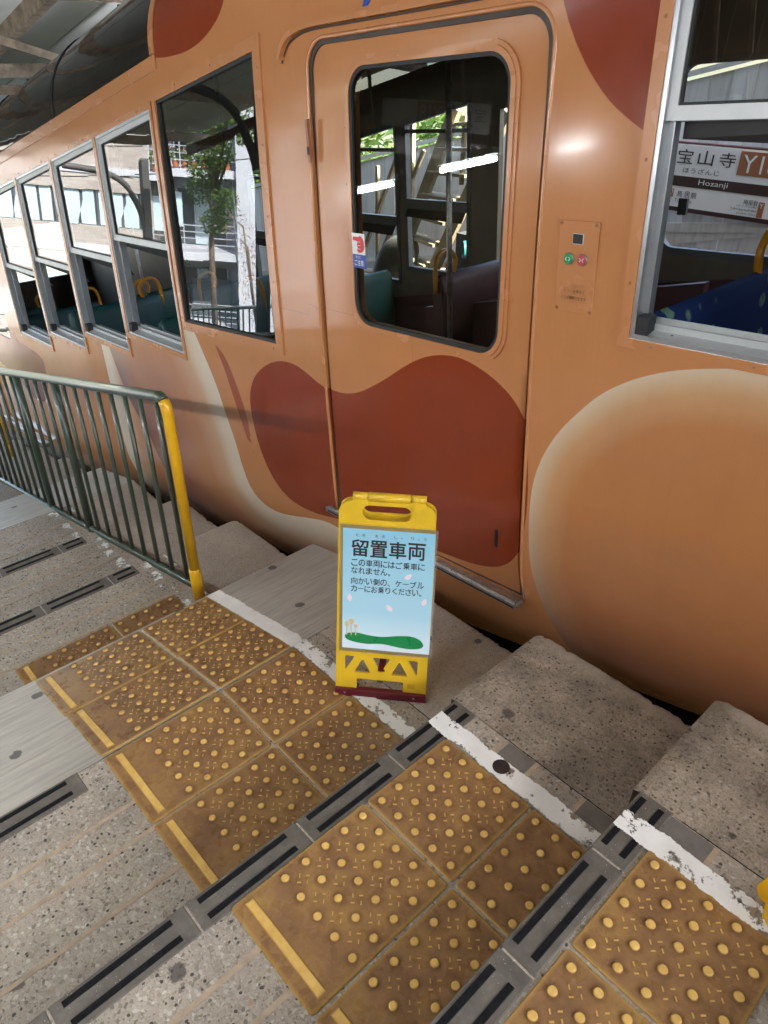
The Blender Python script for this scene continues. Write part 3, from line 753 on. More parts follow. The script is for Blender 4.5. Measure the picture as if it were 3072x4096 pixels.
# openings
WIN = []
for i in range(4):
    s1 = -2.172 - .69 * i; s0 = s1 - .655; tb = .476 - .1155 * i; hd = lambda s: 1.602 + .1665 * (s + 2.13)
    WIN.append((s0, s1, tb, hd(s1), hd(s0), [.985, .857, .737, .624][i]))
DOOR2 = rpoly([(-6.12, -.88), (-5.12, -.88), (-5.12, .93), (-6.12, .93)], [0, 0, .09, .09])
HATCH2 = None
WR = (.335, 1.24, 1.002, 2.09, 1.94)
BIG = (-2.108, -1.305, .655, 1.752, 1.622)
door_out = rpoly([(-.985, .0), (.022, .0), (.022, 1.757), (-.985, 1.757)], [0, 0, .085, .085], 8)
leaf_out = rpoly([(-.970, .004), (.004, .004), (.004, 1.742), (-.970, 1.742)], [0, 0, .075, .075], 8)
gl_out = rrect(-.772, -.112, .868, 1.666, .075, 8)
def wl_(w): return [(w[0], w[2]), (w[1], w[2]), (w[1], w[3]), (w[0], w[4])]
big_l = [(BIG[0], .655), (BIG[1], .690), (BIG[1], BIG[3]), (BIG[0], BIG[4])]
holes = [wl_(w) for w in WIN] + [wl_(WR), big_l, door_out, DOOR2]
S0, S1, TB = -9.0, 1.75, -.62
rw0 = -2.085
outer = [(S0, TB + SL * S0), (S1, TB + SL * S1), (S1, H0 + .6 + SL * S1), (rw0, H0 + .6 + SL * rw0), (rw0, H0 + .005 + SL * rw0), (S0, H0 + .005 + SL * S0)]
body = skin('side_panel', outer, holes, .042)
# roof glazing over the left half, and the roof itself
s_ = rw0
while s_ > S0 + .1:
    e_ = s_ - 1.27
    mb = MB(); NN = 8
    rows = []
    for k in range(15):
        tt = .012 + .60 * k / 14; rows.append([surf(s_ - .02 - (1.23) * i / NN, H0 + SL * (s_ - .02 - 1.23 * i / NN) + tt, -.002) for i in range(NN + 1)])
    for r_ in rows: mb.v += r_
    for a in range(14):
        for i in range(NN):
            p = a * (NN + 1) + i; mb.f.append((p + 1, p, p + NN + 1, p + NN + 2)); mb.sm.append(True)
    mb.build('roof_window', M['dark_glass'], car)
    mb = MB(); mb.tube([surf(e_ + .01, H0 + SL * e_ + .61 * k / 12, -.004) for k in range(13)], .0045, 6); mb.build('roof_gasket', M['rubber'], car)
    s_ = e_
def strip(name, path, w, off, mat, thick=.006):
    """flat moulding along a path on the skin; w is a (ds, dt) offset"""
    mb = MB()
    for i in range(len(path) - 1):
        a, b = path[i], path[i + 1]; a2 = (a[0] + w[0], a[1] + w[1]); b2 = (b[0] + w[0], b[1] + w[1])
        mb.hexa([surf(*a, off + thick), surf(*b, off + thick), surf(*b2, off + thick), surf(*a2, off + thick), surf(*a, off), surf(*b, off), surf(*b2, off), surf(*a2, off)])
    return mb.build(name, mat, car, fix=True)
strip('roof_window_frame', [(rw0 + .02 - (rw0 + .02 - S0) * k / 30, H0 - .052 + SL * (rw0 + .02 - (rw0 + .02 - S0) * k / 30)) for k in range(31)], (0, .056), -.007, M['peach'])
strip('roof_window_frame', [(rw0 - .022, H0 + .004 + SL * rw0 + .6 * k / 12) for k in range(13)], (.042, SL * .042), -.007, M['peach'])
MB().hexa([(S0, .42, H0 + .39 + SL * S0), (S1, .42, H0 + .39 + SL * S1), (S1, 2.0, H0 + .39 + SL * S1), (S0, 2.0, H0 + .39 + SL * S0), (S0, .42, H0 + .43 + SL * S0), (S1, .42, H0 + .43 + SL * S1), (S1, 2.0, H0 + .43 + SL * S1), (S0, 2.0, H0 + .43 + SL * S0)]).build('roof', M['alu_light'], car)
# roof trim line below the glazing
MB().tube([surf(rw0 - .03 - (6.8) * k / 40, 1.735 + .168 * (rw0 - .0 - 6.8 * k / 40 + 2.16), -.001) for k in range(41)], .0028, 5).build('seam_line', M['brown_rubber'], car)

# windows
def screws(pts, parent):
    mb_ = SCREW
    for p in pts: add('screw', mb_, parent, surf(p[0], p[1], -.0085))
SCREW = MB().lathe([(.0042, .0), (.0038, .0015), (.002, .0022)], 10, axis='y').mesh('screw', simple('painted_screw', (.34, .135, .05), .5, .0))
def window(w, mid, flange=(.0165, .0165, .030, .026), sash_open=True, name='window', fm=None):
    s0, s1, tb, tr, tl = w[:5]
    inner = quad(s0, s1, tb, 0, tr, tl); outer_ = grow(s0, s1, tb, tr, tl, *flange)
    f = ring(name, outer_, inner, -.008, .004, fm or M['peach'], car)
    # aluminium frame lining the opening
    ring('window_frame', quad(s0, s1, tb, 0, tr, tl), grow(s0, s1, tb, tr, tl, -.012, -.012, -.012, -.012), -.004, .05, M['alu'], f, in_back=.05)
    # upper sash with glass
    a0, a1 = s0 + .012, s1 - .012; hs = lambda s: tl + (tr - tl) * (s - s0) / (s1 - s0) - .012
    ring('sash_frame', quad(a0, a1, mid, 0, hs(a1), hs(a0)), quad(a0 + .024, a1 - .024, mid + .030, 0, hs(a1) - .028, hs(a0) - .024), .006, .024, M['alu_light'], f)
    ring('sash_gasket', quad(a0 + .024, a1 - .024, mid + .030, 0, hs(a1) - .028, hs(a0) - .024), quad(a0 + .030, a1 - .030, mid + .036, 0, hs(a1) - .035, hs(a0) - .030), .010, .020, M['rubber'], f)
    mb = MB(); q = quad(a0 + .028, a1 - .028, mid + .034, 0, hs(a1) - .032, hs(a0) - .028, 1)
    mb.face([surf(*p, .016) for p in q]); mb.build('pane', M['glass'], f)
    # guide channels, sill and stops of the open lower half
    for sx, sg in ((s0 + .012, 1), (s1 - .012, -1)):
        mb = MB()
        for dy, wd in ((.028, .014), (.042, .008), (.054, .008)):
            n1 = surf(sx, tb, 0); 
            x0, x1 = sorted((sx, sx + sg * wd)); mb.hexa([surf(x0, tb + .01, dy), surf(x1, tb + .01, dy), surf(x1, tb + .01, dy + .012), surf(x0, tb + .01, dy + .012), surf(x0, mid, dy), surf(x1, mid, dy), surf(x1, mid, dy + .012), surf(x0, mid, dy + .012)])
        mb.build('guide_channel', M['alu'], f)
    mb = MB(); y_ = prof(tb - SL * s0)
    mb.hexa([(s0 + .01, y_ + .004, tb + .004), (s1 - .01, y_ + .004, tb + .004), (s1 - .01, y_ + .10, tb + .004), (s0 + .01, y_ + .10, tb + .004), (s0 + .01, y_ + .004, tb + .012), (s1 - .01, y_ + .004, tb + .012), (s1 - .01, y_ + .10, tb + .034), (s0 + .01, y_ + .10, tb + .034)])
    mb.box(s0 + .03, s1 - .03, y_ + .036, y_ + .044, tb + .012, tb + .036); mb.box(s0 + .03, s1 - .03, y_ + .060, y_ + .066, tb + .02, tb + .046)
    mb.build('sill', M['alu_light'], f)
    MB().bbox(s0 + .012, s0 + .045, y_ + .000, y_ + .040, tb + .010, tb + .060, .004).build('stop_block', M['rubber'], f)
    MB().bbox(s1 - .032, s1 - .012, y_ + .004, y_ + .036, tb + .010, tb + .050, .004).build('stop_block', M['rubber'], f)
    # raised lower sash hanging inside: rail and dark rubber flap
    ym = prof(mid - SL * s0); mb = MB()
    mb.hexa([(s0 + .02, ym + .040, mid - .004), (s1 - .02, ym + .040, mid - .004), (s1 - .02, ym + .060, mid - .004), (s0 + .02, ym + .060, mid - .004), (s0 + .02, ym + .040, mid + .03), (s1 - .02, ym + .040, mid + .03), (s1 - .02, ym + .060, mid + .03), (s0 + .02, ym + .060, mid + .03)])
    mb.build('raised_sash_rail', M['frame_dark'], f)
    mb = MB(); mb.hexa([(s0 + .03, ym + .062, mid - .040), (s1 - .02, ym + .105, mid - .085), (s1 - .02, ym + .108, mid - .080), (s0 + .03, ym + .068, mid - .036), (s0 + .03, ym + .062, mid + .0), (s1 - .02, ym + .062, mid + .0), (s1 - .02, ym + .068, mid + .0), (s0 + .03, ym + .068, mid + .0)]); mb.build('rubber_flap', M['rubber'], f)
    return f
for i, w in enumerate(WIN):
    f = window(w, w[5])
    s0, s1, tb, tr, tl = w[:5]
    screws([(s1 + .008, tb + .06 + k * (tr - tb - .1) / 4) for k in range(5)] + [(s0 + .1 + k * .22, tl + .012 + (.1 + k * .22) * SL) for k in range(3)] + [(s0 + .1 + k * .22, tb - .018) for k in range(3)], f)
f = window(WR, 1.498, (.033, .033, .024, .03))
for dx in (.1, .45): MB().lathe([(.004, 0), (.0035, .001)], 8).build('drain_hole', M['rubber'], f, (WR[0] + dx, .03, WR[2] + .0165))
screws([(.319, 1.14), (.319, 1.42), (.319, 1.70), (.40, .991), (.66, .991), (.92, .991)], f)
# large fixed window
bo = lambda l, r, b, t: quad(0, 1, 0, 1)
def loop4(c, n=10):
    out = []
    for i in range(4):
        a = c[i]; b = c[(i + 1) % 4]
        for k in range(n): out.append((a[0] + (b[0] - a[0]) * k / n, a[1] + (b[1] - a[1]) * k / n))
    return out
bi = loop4(big_l); bO = loop4([(BIG[0] - .030, .612), (BIG[1] + .048, .648), (BIG[1] + .048, BIG[3] + .052), (BIG[0] - .030, BIG[4] + .030)])
f = ring('window', bO, bi, -.008, .004, M['peach'], car)
ring('gasket', bi, loop4([(BIG[0] + .012, .667), (BIG[1] - .012, .702), (BIG[1] - .012, BIG[3] - .015), (BIG[0] + .012, BIG[4] - .010)]), -.002, .02, M['rubber'], f)
mb = MB(); mb.face([surf(BIG[0] + .008, .663, .010), surf(BIG[1] - .008, .698, .010), surf(BIG[1] - .008, BIG[3] - .01, .010), surf(BIG[0] + .008, BIG[4] - .006, .010)]); mb.build('pane', M['glass'], f)
screws([(BIG[1] + .028, .70 + k * .25) for k in range(5)] + [(BIG[0] + .06 + k * .24, .633 + k * .0105) for k in range(4)] + [(BIG[0] + .2 + .3 * k, BIG[4] + .055 + .05 * k) for k in range(2)], f)

# doorway: raised rim, gutter, leaf, sill
rim = []
def rim_strip(path, w, r):
    mb = MB(); mb.tube([surf(p[0], p[1], -.001) for p in path], r, 10); return mb
loopd = rpoly([(-.989, -.01), (.027, -.01), (.027, 1.762), (-.989, 1.762)], [0, 0, .090, .090], 10)
path = dens([loopd[1]] + loopd[2:] + [loopd[0]], .08); k0 = 0
mb = MB(); pp = [loopd[1]] + loopd[2:] + [loopd[0]]
pts = []
for i in range(len(pp) - 1):
    a = np.array(pp[i]); b = np.array(pp[i + 1]); m = max(1, int(np.linalg.norm(b - a) / .1))
    for k in range(m): pts.append(tuple(a + (b - a) * k / m))
pts.append(pp[-1])
mb.tube([surf(p[0], p[1], .002) for p in pts], .0068, 8); mb.build('door_rim', M['peach'], car)
gut = [(.02, 1.800), (-.1, 1.802), (-.5, 1.800), (-.82, 1.800), (-.96, 1.798), (-1.03, 1.788), (-1.08, 1.770), (-1.115, 1.735), (-1.125, 1.715)]
gs = smooth(gut, 4, False)
mb = MB()
for i in range(len(gs) - 1):
    a, b = gs[i], gs[i + 1]; dv = Vector((b[0] - a[0], b[1] - a[1])).normalized(); nrm = (-dv.y * .010, dv.x * .010)
    if i: n0 = pn
    else: n0 = nrm
    mb.hexa([surf(a[0] - n0[0], a[1] - n0[1], .004), surf(b[0] - nrm[0], b[1] - nrm[1], .004), surf(b[0] - nrm[0], b[1] - nrm[1], -.024), surf(a[0] - n0[0], a[1] - n0[1], -.024),
             surf(a[0] + n0[0], a[1] + n0[1], .004), surf(b[0] + nrm[0], b[1] + nrm[1], .004), surf(b[0] + nrm[0] * .7, b[1] + nrm[1] * .7, -.024), surf(a[0] + n0[0] * .7, a[1] + n0[1] * .7, -.024)]); pn = nrm
mb.build('rain_gutter', M['peach'], car)
mb = MB(); mb.tube([surf(p[0], p[1] - .013, -.004) for p in gs], .0028, 5); mb.build('gutter_seal', M['brown_rubber'], car)
door = skin('door', leaf_out, [gl_out], .04, .013, .035)
ring('door_gasket', offset(leaf_out, .018), offset(leaf_out, .0005), .006, .05, M['brown_rubber'], door)
ring('glass_surround', offset(gl_out, .034), offset(gl_out, .022), .006, .014, M['peach'], door)
ring('glass_surround', offset(gl_out, .022), offset(gl_out, .006), .002, .014, M['peach'], door, in_back=.018)
ring('glass_seal', offset(gl_out, .006), offset(gl_out, -.005), .006, .020, M['rubber'], door)
V, F = cdt(offset(gl_out, -.001), []); mb = MB(); mb.v = [surf(a, b, .015) for a, b in V]; mb.f = [tuple(int(i) for i in f_) for f_ in F]; mb.sm = [False] * len(mb.f)
mb.build('pane', M['glass_door'], door)
screws_l = [(-.800, 1.50), (-.800, 1.33), (-.800, 1.15), (-.798, 1.0), (-.085, 1.5), (-.085, 1.1)]
for p in screws_l: add('screw', SCREW, door, surf(p[0], p[1], .0045), (0, 0, 0)).scale = (.7, .7, .7)
MB().bbox(-.098, -.086, .010, .018, .175, .245, .003).build('finger_slot', M['rubber'], door)
mb = MB(); mb.box(-.985, -.972, .012, .022, 1.395, 1.53); mb.build('door_latch', M['sign_brown'], door)
MB().box(-.984, -.973, .010, .014, 1.42, 1.445).build('latch_slot', M['rubber'], door)
mb = MB(); mb.bbox(-1.045, .026, -.020, .03, -.026, -.003, .003); mb.box(-1.03, .02, -.012, .0, -.003, .0012); mb.build('door_sill', M['steel'], car)
MB().box(-1.03, .02, -.0205, -.0195, -.023, -.015).build('sill_groove', M['rubber'], car)
# pinch warning sticker on the glass
st = MB(); st.box(-.768, -.700, .0070, .0077, 1.108, 1.178); stk = st.build('warning_sticker', M['white_print'], door)
MB().box(-.768, -.700, .0070, .0077, 1.062, 1.108).build('sticker_band', M['blue_print'], stk)
hand = smooth([(-.762, 1.160), (-.758, 1.166), (-.735, 1.166), (-.722, 1.170), (-.709, 1.160), (-.704, 1.143), (-.708, 1.124), (-.722, 1.115), (-.738, 1.116), (-.742, 1.124), (-.738, 1.132), (-.744, 1.138), (-.739, 1.146), (-.741, 1.152), (-.760, 1.154)], 3)
plate(hand, [], .0064, .0070, 'hand_symbol', M['red_print'], stk)
for zz in (1.150, 1.138, 1.127): MB().box(-.742, -.724, .0060, .0064, zz - .0008, zz + .0008).build('hand_line', M['white_print'], stk)
text_mesh('ゆびに', (-.752, -.724, 1.094, 1.104), 'lettering', M['white_print'], stk, .0066)
text_mesh('ご注意', (-.760, -.712, 1.070, 1.090), 'lettering', M['white_print'], stk, .0066, .01)

# push-button panel beside the door
P0, P1, Q0, Q1 = .094, .214, 1.040, 1.275
cp = MB(); cp.bbox(-.06, .06, -.1175, .1175, 0, .004, .001)
cpo = cp.build('control_panel', M['peach'], car, (.154, -.0005 + prof(1.15), 1.1575), (R(90), 0, 0))
def onp(mb, name, mat, s, t): return mb.build(name, mat, cpo, (s - .154, t - 1.1575, .004))
for s_, t_ in ((.101, 1.268), (.207, 1.268), (.101, 1.047), (.207, 1.047)):
    o = MB().lathe([(.0052, 0), (.0046, .0016), (.0025, .0024)], 10).build('screw', SCREW.materials[0], cpo, (s_ - .154, t_ - 1.1575, .004))
    MB().box(-.003, .003, -.0006, .0006, .002, .0027).box(-.0006, .0006, -.003, .003, .002, .0028).build('screw_slot', M['brown_rubber'], o)
onp(MB().bbox(-.0165, .0165, -.0135, .0135, 0, .0012, .0005), 'lamp_bezel', M['alu_light'], .154, 1.231)
onp(MB().box(-.0148, .0148, -.0118, .0118, .001, .0018), 'lamp_window', M['rubber'], .154, 1.231)
for s_, m_ in ((.131, 'btn_green'), (.173, 'btn_red')):
    b = onp(MB().lathe([(.0155, 0), (.0155, .003), (.0140, .0045)], 24), 'button_ring', M['steel'], s_, 1.180)
    MB().lathe([(.0135, .004), (.0132, .006), (.011, .0068)], 24).build('push_button', M[m_], b)
    mk = MB()
    for sg in (1, -1):
        d = sg if m_ == 'btn_green' else -sg
        mk.bar((sg * (.0030 if d == sg else .0062), .0048, .0072), (sg * (.0072 if d == sg else .0020), 0, .0072), .0018, .0006); mk.bar((sg * (.0072 if d == sg else .0020), 0, .0072), (sg * (.0030 if d == sg else .0062), -.0048, .0072), .0018, .0006)
    mk.build('arrow_marks', M['white_print'], b)
def flat_text(body, s0, s1, t0, t1, mat, bold=0.):
    o = text_mesh(body, (s0 - .154, s1 - .154, t0 - 1.1575, t1 - 1.1575), 'lettering', mat, cpo, 0, bold)
    o.rotation_euler = (R(-90), 0, 0); o.location = (0, 0, .0048); return o
flat_text('ランプ点灯中', .128, .182, 1.107, 1.116, M['sign_brown'])
flat_text('ボタンを押すと', .121, .187, 1.091, 1.101, M['brown_ink'])
flat_text('ドアが開閉できます', .116, .192, 1.074, 1.084, M['brown_ink'], .012)
for zz in (1.104, 1.088, 1.070): MB().box(-.037, .037, zz - 1.1575 - .0004, zz - 1.1575 + .0004, .004, .0046).build('rule_line', M['sign_brown'], cpo)
# blue tape mark above the door
plate([(-.695, 1.822), (-.672, 1.822), (-.655, 1.838), (-.640, 1.88), (-.685, 1.88), (-.683, 1.845)], [], .005, .007, 'blue_mark', M['blue_print'], car, fn=lambda x, z, y: surf(x, z, -.003 if y < .006 else 0))

# second door further down the car
door2 = skin('rear_door', [(p[0] * 1, p[1]) for p in offset(DOOR2, -.012)], [rrect(-5.9, -5.32, -.02, .80, .07)], .05, .022, .03)
mb = MB(); mb.v = [surf(*p, .03) for p in rrect(-5.9, -5.32, -.02, .80, .07)]; mb.f = [tuple(range(len(mb.v)))]; mb.sm = [False]; mb.build('pane', M['glass'], door2)
MB().bbox(-6.15, -5.10, -.03, .03, -.925, -.888, .004).build('door_sill', M['steel'], car)

# interior and far side
def wallf(x, z, y): return (x, y, z)
fh = [[(w[0] + .03, w[2]), (w[1] - .03, w[2]), (w[1] - .03, w[3] - .05), (w[0] + .03, w[4] - .05)] for w in WIN]
fdoor = rrect(-.80, -.10, .80, 1.66, .08); fright = rrect(.40, 1.2, 1.0, 1.9, .05)
fbig = [(-1.95, .62), (-1.30, .64), (-1.30, 1.62), (-1.95, 1.50)]
ft = 1.5
outl = [(S0, .62 + SL * S0 + .12), (S1, .62 + SL * S1 + .12), (S1, H0 + .3 + SL * S1), (S0, H0 + .3 + SL * S0)]
plate(outl, fh + [fdoor, fright, fbig], 2.24, 2.28, 'far_side_wall', M['interior'], car)
MB().hexa([(S0, 2.22, -.5 + SL * S0), (S1, 2.22, -.5 + SL * S1), (S1, 2.28, -.5 + SL * S1), (S0, 2.28, -.5 + SL * S0), (S0, 2.22, .74 + SL * S0), (S1, 2.22, .74 + SL * S1), (S1, 2.28, .739 + SL * S1), (S0, 2.28, .739 + SL * S0)]).build('far_side_dado', M['maroon'], car)
for k, w in enumerate(WIN):
    s0, s1, tb, tr, tl = w[0] + .03, w[1] - .03, w[2], w[3] - .05, w[4] - .05; mid = w[5] - .055; fl = lambda s, t, o=0: (s, 2.25 + o, t)
    f = ring('far_window', quad(s0 - .02, s1 + .02, tb - .02, 0, tr + .02, tl + .02), quad(s0 + .012, s1 - .012, tb + .012, 0, tr - .012, tl - .012), -.015, .03, M['frame_dark'], car, fn=fl)
    MB().box(s0, s1, 2.225, 2.26, mid - .035, mid + .03).build('sash_rail', M['frame_dark'], f)
    MB().box(s0, s1, 2.235, 2.25, tl - .06, tl - .035).build('vent_bar', M['frame_dark'], f)
    MB().hexa([(s0 + .02, 2.20, mid - .085), (s1 - .02, 2.19, mid - .10), (s1 - .02, 2.235, mid - .03), (s0 + .02, 2.235, mid - .03), (s0 + .02, 2.205, mid - .085), (s1 - .02, 2.195, mid - .10), (s1 - .02, 2.240, mid - .03), (s0 + .02, 2.240, mid - .03)]).build('rubber_flap', M['rubber'], f)
for lp in (fdoor,):
    fl = lambda s, t, o=0: (s, 2.25 + o, t)
    ring('far_door_frame', offset(lp, .03), offset(lp, -.004), -.018, .02, M['frame_dark'], car, fn=fl)
MB().box(-.675, -.628, 2.14, 2.16, .985, 1.065).build('wall_switch', M['rubber'], car)
MB().hexa([(S0, .26, -.10 + SL * S0), (S1, .26, -.10 + SL * S1), (S1, 2.22, -.10 + SL * S1), (S0, 2.22, -.10 + SL * S0), (S0, .26, -.02 + SL * S0), (S1, .26, -.02 + SL * S1), (S1, 2.22, -.02 + SL * S1), (S0, 2.22, -.02 + SL * S0)]).build('car_floor', M['floor_int'], car)
MB().hexa([(S0, .12, H0 + .16 + SL * S0), (S1, .12, H0 + .16 + SL * S1), (S1, 2.24, H0 + .16 + SL * S1), (S0, 2.24, H0 + .16 + SL * S0), (S0, .12, H0 + .2 + SL * S0), (S1, .12, H0 + .2 + SL * S1), (S1, 2.24, H0 + .2 + SL * S1), (S0, 2.24, H0 + .2 + SL * S0)]).build('ceiling', M['interior'], car)
MB().box(S1 - .02, S1 + .02, .1, 2.26, -.55 + SL * S1, H0 + .38 + SL * S1).build('end_wall', M['interior'], car)
plate([(.05, -.55 + SL * S0), (2.26, -.55 + SL * S0), (2.26, H0 + .2 + SL * S0), (.05, H0 + .2 + SL * S0)], [rrect(.25, 1.08, 1.30 + SL * S0, 1.95 + SL * S0, .12), rrect(1.16, 2.05, 1.30 + SL * S0, 1.95 + SL * S0, .12)], S0 - .02, S0 + .02, 'end_wall', M['interior'], car, fn=lambda x, z, y: (y, x, z))
# unseen lower near-side lining, added so that no light creeps under the skin
MB().hexa([(S0, .25, -.9 + SL * S0), (S1, .25, -.9 + SL * S1), (S1, .28, -.9 + SL * S1), (S0, .28, -.9 + SL * S0), (S0, .25, .0 + SL * S0), (S1, .25, .0 + SL * S1), (S1, .28, .0 + SL * S1), (S0, .28, .0 + SL * S0)]).build('light_stop_lining', M['gap_black'], car)
MB().hexa([(S0, .30, -1.3 + SL * S0), (S1, .30, -1.3 + SL * S1), (S1, 2.0, -1.3 + SL * S1), (S0, 2.0, -1.3 + SL * S0), (S0, .30, -.12 + SL * S0), (S1, .30, -.12 + SL * S1), (S1, 2.0, -.12 + SL * S1), (S0, 2.0, -.12 + SL * S0)]).build('light_stop_box', M['gap_black'], car)  # solid black box added under the car to stop light leaking through
for s_, r_ in ((-2.35, .014), (-3.05, .014), (-1.18, .014), (-4.6, .014)):
    MB().tube([(s_, .95, -.05 + SL * s_), (s_, .95, H0 + .18 + SL * s_)], r_, 10).build('hand_pole', M['steel'], car)
def seat(s, y0, y1, top, mat, aisle, face=1):
    """backrest across the car with a squab, and a tubular grab handle at the aisle corner"""
    prf = [(-.045, top - .52), (.045, top - .52), (.055, top - .30), (.040, top - .06), (.022, top - .012), (0, top), (-.022, top - .012), (-.036, top - .06), (-.045, top - .3)]
    mb = MB(); n = len(prf); ys = [y0, y0 + .02, y1 - .02, y1]; sc = [.86, 1, 1, .86]
    for y, c in zip(ys, sc): mb.v += [(s + p[0] * c, y, top - .26 + (p[1] - top + .26) * (c * .5 + .5)) for p in prf]
    for a in range(3):
        for k in range(n): j = (k + 1) % n; mb.f.append((a * n + k, a * n + j, (a + 1) * n + j, (a + 1) * n + k)); mb.sm.append(True)
    mb.face([mb.v[k] for k in range(n)]); mb.face([mb.v[3 * n + k] for k in reversed(range(n))])
    o = mb.build('seat_back', mat, car, fix=True)
    MB().bbox(min(s, s + face * .45), max(s, s + face * .45), y0, y1, top - .62, top - .50, .02).build('seat_cushion', mat, o)
    ya = y1 if aisle == 1 else y0; yi = ya - aisle * .13
    pts = smooth([(s, ya - aisle * .0 + aisle * .01, top - .10), (s, ya + aisle * .012, top + .03), (s, ya - aisle * .02, top + .105), (s, ya - aisle * .10, top + .115), (s, yi - aisle * .02, top + .06), (s, yi, top - .02)], 4, False)
    MB().tube(pts, .0135, 10).build('grab_handle', M['yellow_tube'], o)
    MB().tube([(s, ya - aisle * .15, top - .015), (s, ya + aisle * .015, top - .03)], .013, 8).build('grab_handle', M['yellow_tube'], o)
    return o
seat(.315, .10, .93, 1.035, M['moquette'], 1)
seat(1.1, .10, .93, 1.15, M['moquette'], 1)
for s_, t_ in ((-2.62, .56), (-4.02, .40), (-5.25, .17), (-6.45, -.03)): seat(s_, .10, .80, t_, M['teal'], 1, -1)
for s_, t_ in ((-1.06, .78), (-1.60, .72), (-2.95, .46), (-4.3, .3), (-5.6, .08)): seat(s_, 1.30, 2.18, t_, M['maroon'] if s_ > -2 else M['teal'], -1, -1)
MB().hexa([(-1.95, 1.55, -.3), (-.2, 1.55, .0), (-.2, 1.60, .0), (-1.95, 1.60, -.3), (-1.95, 1.55, .44), (-.2, 1.55, .80), (-.2, 1.60, .80), (-1.95, 1.60, .44)]).build('partition', M['maroon'], car)

# ------------------------------------------------------------------ folding notice board standing on the tread
SG = empty('folding_sign', (-.4619, .2778, -.1598), (0, 0, R(40.0)))
tag(SG, 'yellow plastic folding sign with a pale blue Japanese notice before the car door', 'sign')
LEAN = R(12)
fp = empty('tmp'); bpy.data.objects.remove(fp)
W_ = .297
sh = rpoly([(0, .022), (W_, .022), (W_ + .003, .640), (W_ + .003, .672), (.010, .672), (.006, .64)], [.002, .002, .0, .040, .040, .0], 8)
sh = rpoly([(0, .022), (W_, .022), (W_ + .002, .676), (.008, .676)], [.002, .002, .042, .042], 8)
slot = rrect(.078, .226, .618, .664, .0225, 8)
def tri(p): return rpoly(p, .003, 2)
tris = [tri([(.030, .086), (.064, .145), (.030, .145)]), tri([(.060, .084), (.116, .084), (.088, .138)]), tri([(.147, .086), (.178, .145), (.118, .145)]), tri([(.180, .084), (.236, .084), (.208, .138)]), tri([(.266, .084), (.266, .145), (.234, .145)])]
notch = rpoly([(.070, .0235), (.222, .0235), (.222, .062), (.070, .062)], [0, 0, .004, .004], 3)
holes_ = [slot] + tris + [notch]
front = plate(sh, holes_, 0, .010, 'front_panel', M['sign_yellow'], SG, rot=(-LEAN, 0, 0))
mod = front.modifiers.new('b', 'BEVEL'); mod.width = .0016; mod.segments = 2; mod.limit_method = 'ANGLE'
ridge = MB()
ridge.box(.016, W_ - .014, -.0016, .001, .604, .607).box(.016, W_ - .014, -.0016, .001, .160, .163).box(.016, .019, -.0016, .001, .163, .604).box(W_ - .017, W_ - .014, -.0016, .001, .163, .604)
ridge.build('raised_border', M['sign_yellow'], front)
MB().bbox(.0, W_, -.013, .012, .0, .026, .002).build('base_strip', M['sign_red'], front)
for x in (.033, .258): MB().lathe([(.004, .0130), (.0036, .0140), (.002, .0144)], 12, (x, 0, .013), 'y').build('screw', M['steel'], front)
MB().box(.236, .262, -.0006, .001, .040, .058).build('maker_plate', simple('embossed_label', (.50, .30, .01), .5), front)
# top hinge and handle
top_z = .688
hm = MB().tube([(.050, .008, top_z), (.094, .008, top_z)], .0135, 20).build('hinge_knuckle', M['sign_yellow'], front)
MB().tube([(.0955, .008, top_z), (.2225, .008, top_z)], .0145, 20).build('carry_handle', M['sign_yellow'], front)
MB().tube([(.224, .008, top_z), (.268, .008, top_z)], .0135, 20).build('hinge_knuckle', M['sign_yellow'], front)
for a, b in ((.050, .094), (.224, .268)): MB().box(a, b, -.0035, .010, .664, .688).build('hinge_bracket', M['sign_yellow'], front)
MB().box(.231, .256, -.0065, -.003, .655, .678).build('hinge_clip', M['sign_yellow'], front)
# rear panel, mirrored about the hinge
dyb = 2 * math.sin(LEAN) * .690
back = plate(sh, holes_, -.010, 0, 'rear_panel', M['sign_yellow'], SG, loc=(0, dyb + .016, 0), rot=(LEAN, 0, 0))
mod = back.modifiers.new('b', 'BEVEL'); mod.width = .0016; mod.segments = 2; mod.limit_method = 'ANGLE'
MB().bbox(.0, W_, -.012, .013, .0, .026, .002).build('base_strip', M['sign_red'], back)
MB().bar((.150, .015, .10), (.150, dyb, .10), .022, .003).build('spreader', M['sign_red'], SG)
MB().bar((.145, .02, .045), (.155, dyb - .0, .12), .018, .003).build('spreader', M['brown_rubber'], SG)
# the notice in its laminate
po = MB().box(.0215, .3005, -.0035, -.0030, .176, .588).build('notice', M['poster'], front)
MB().box(.0125, .3085, -.0032, -.0022, .164, .600).build('laminate', M['film'], front)
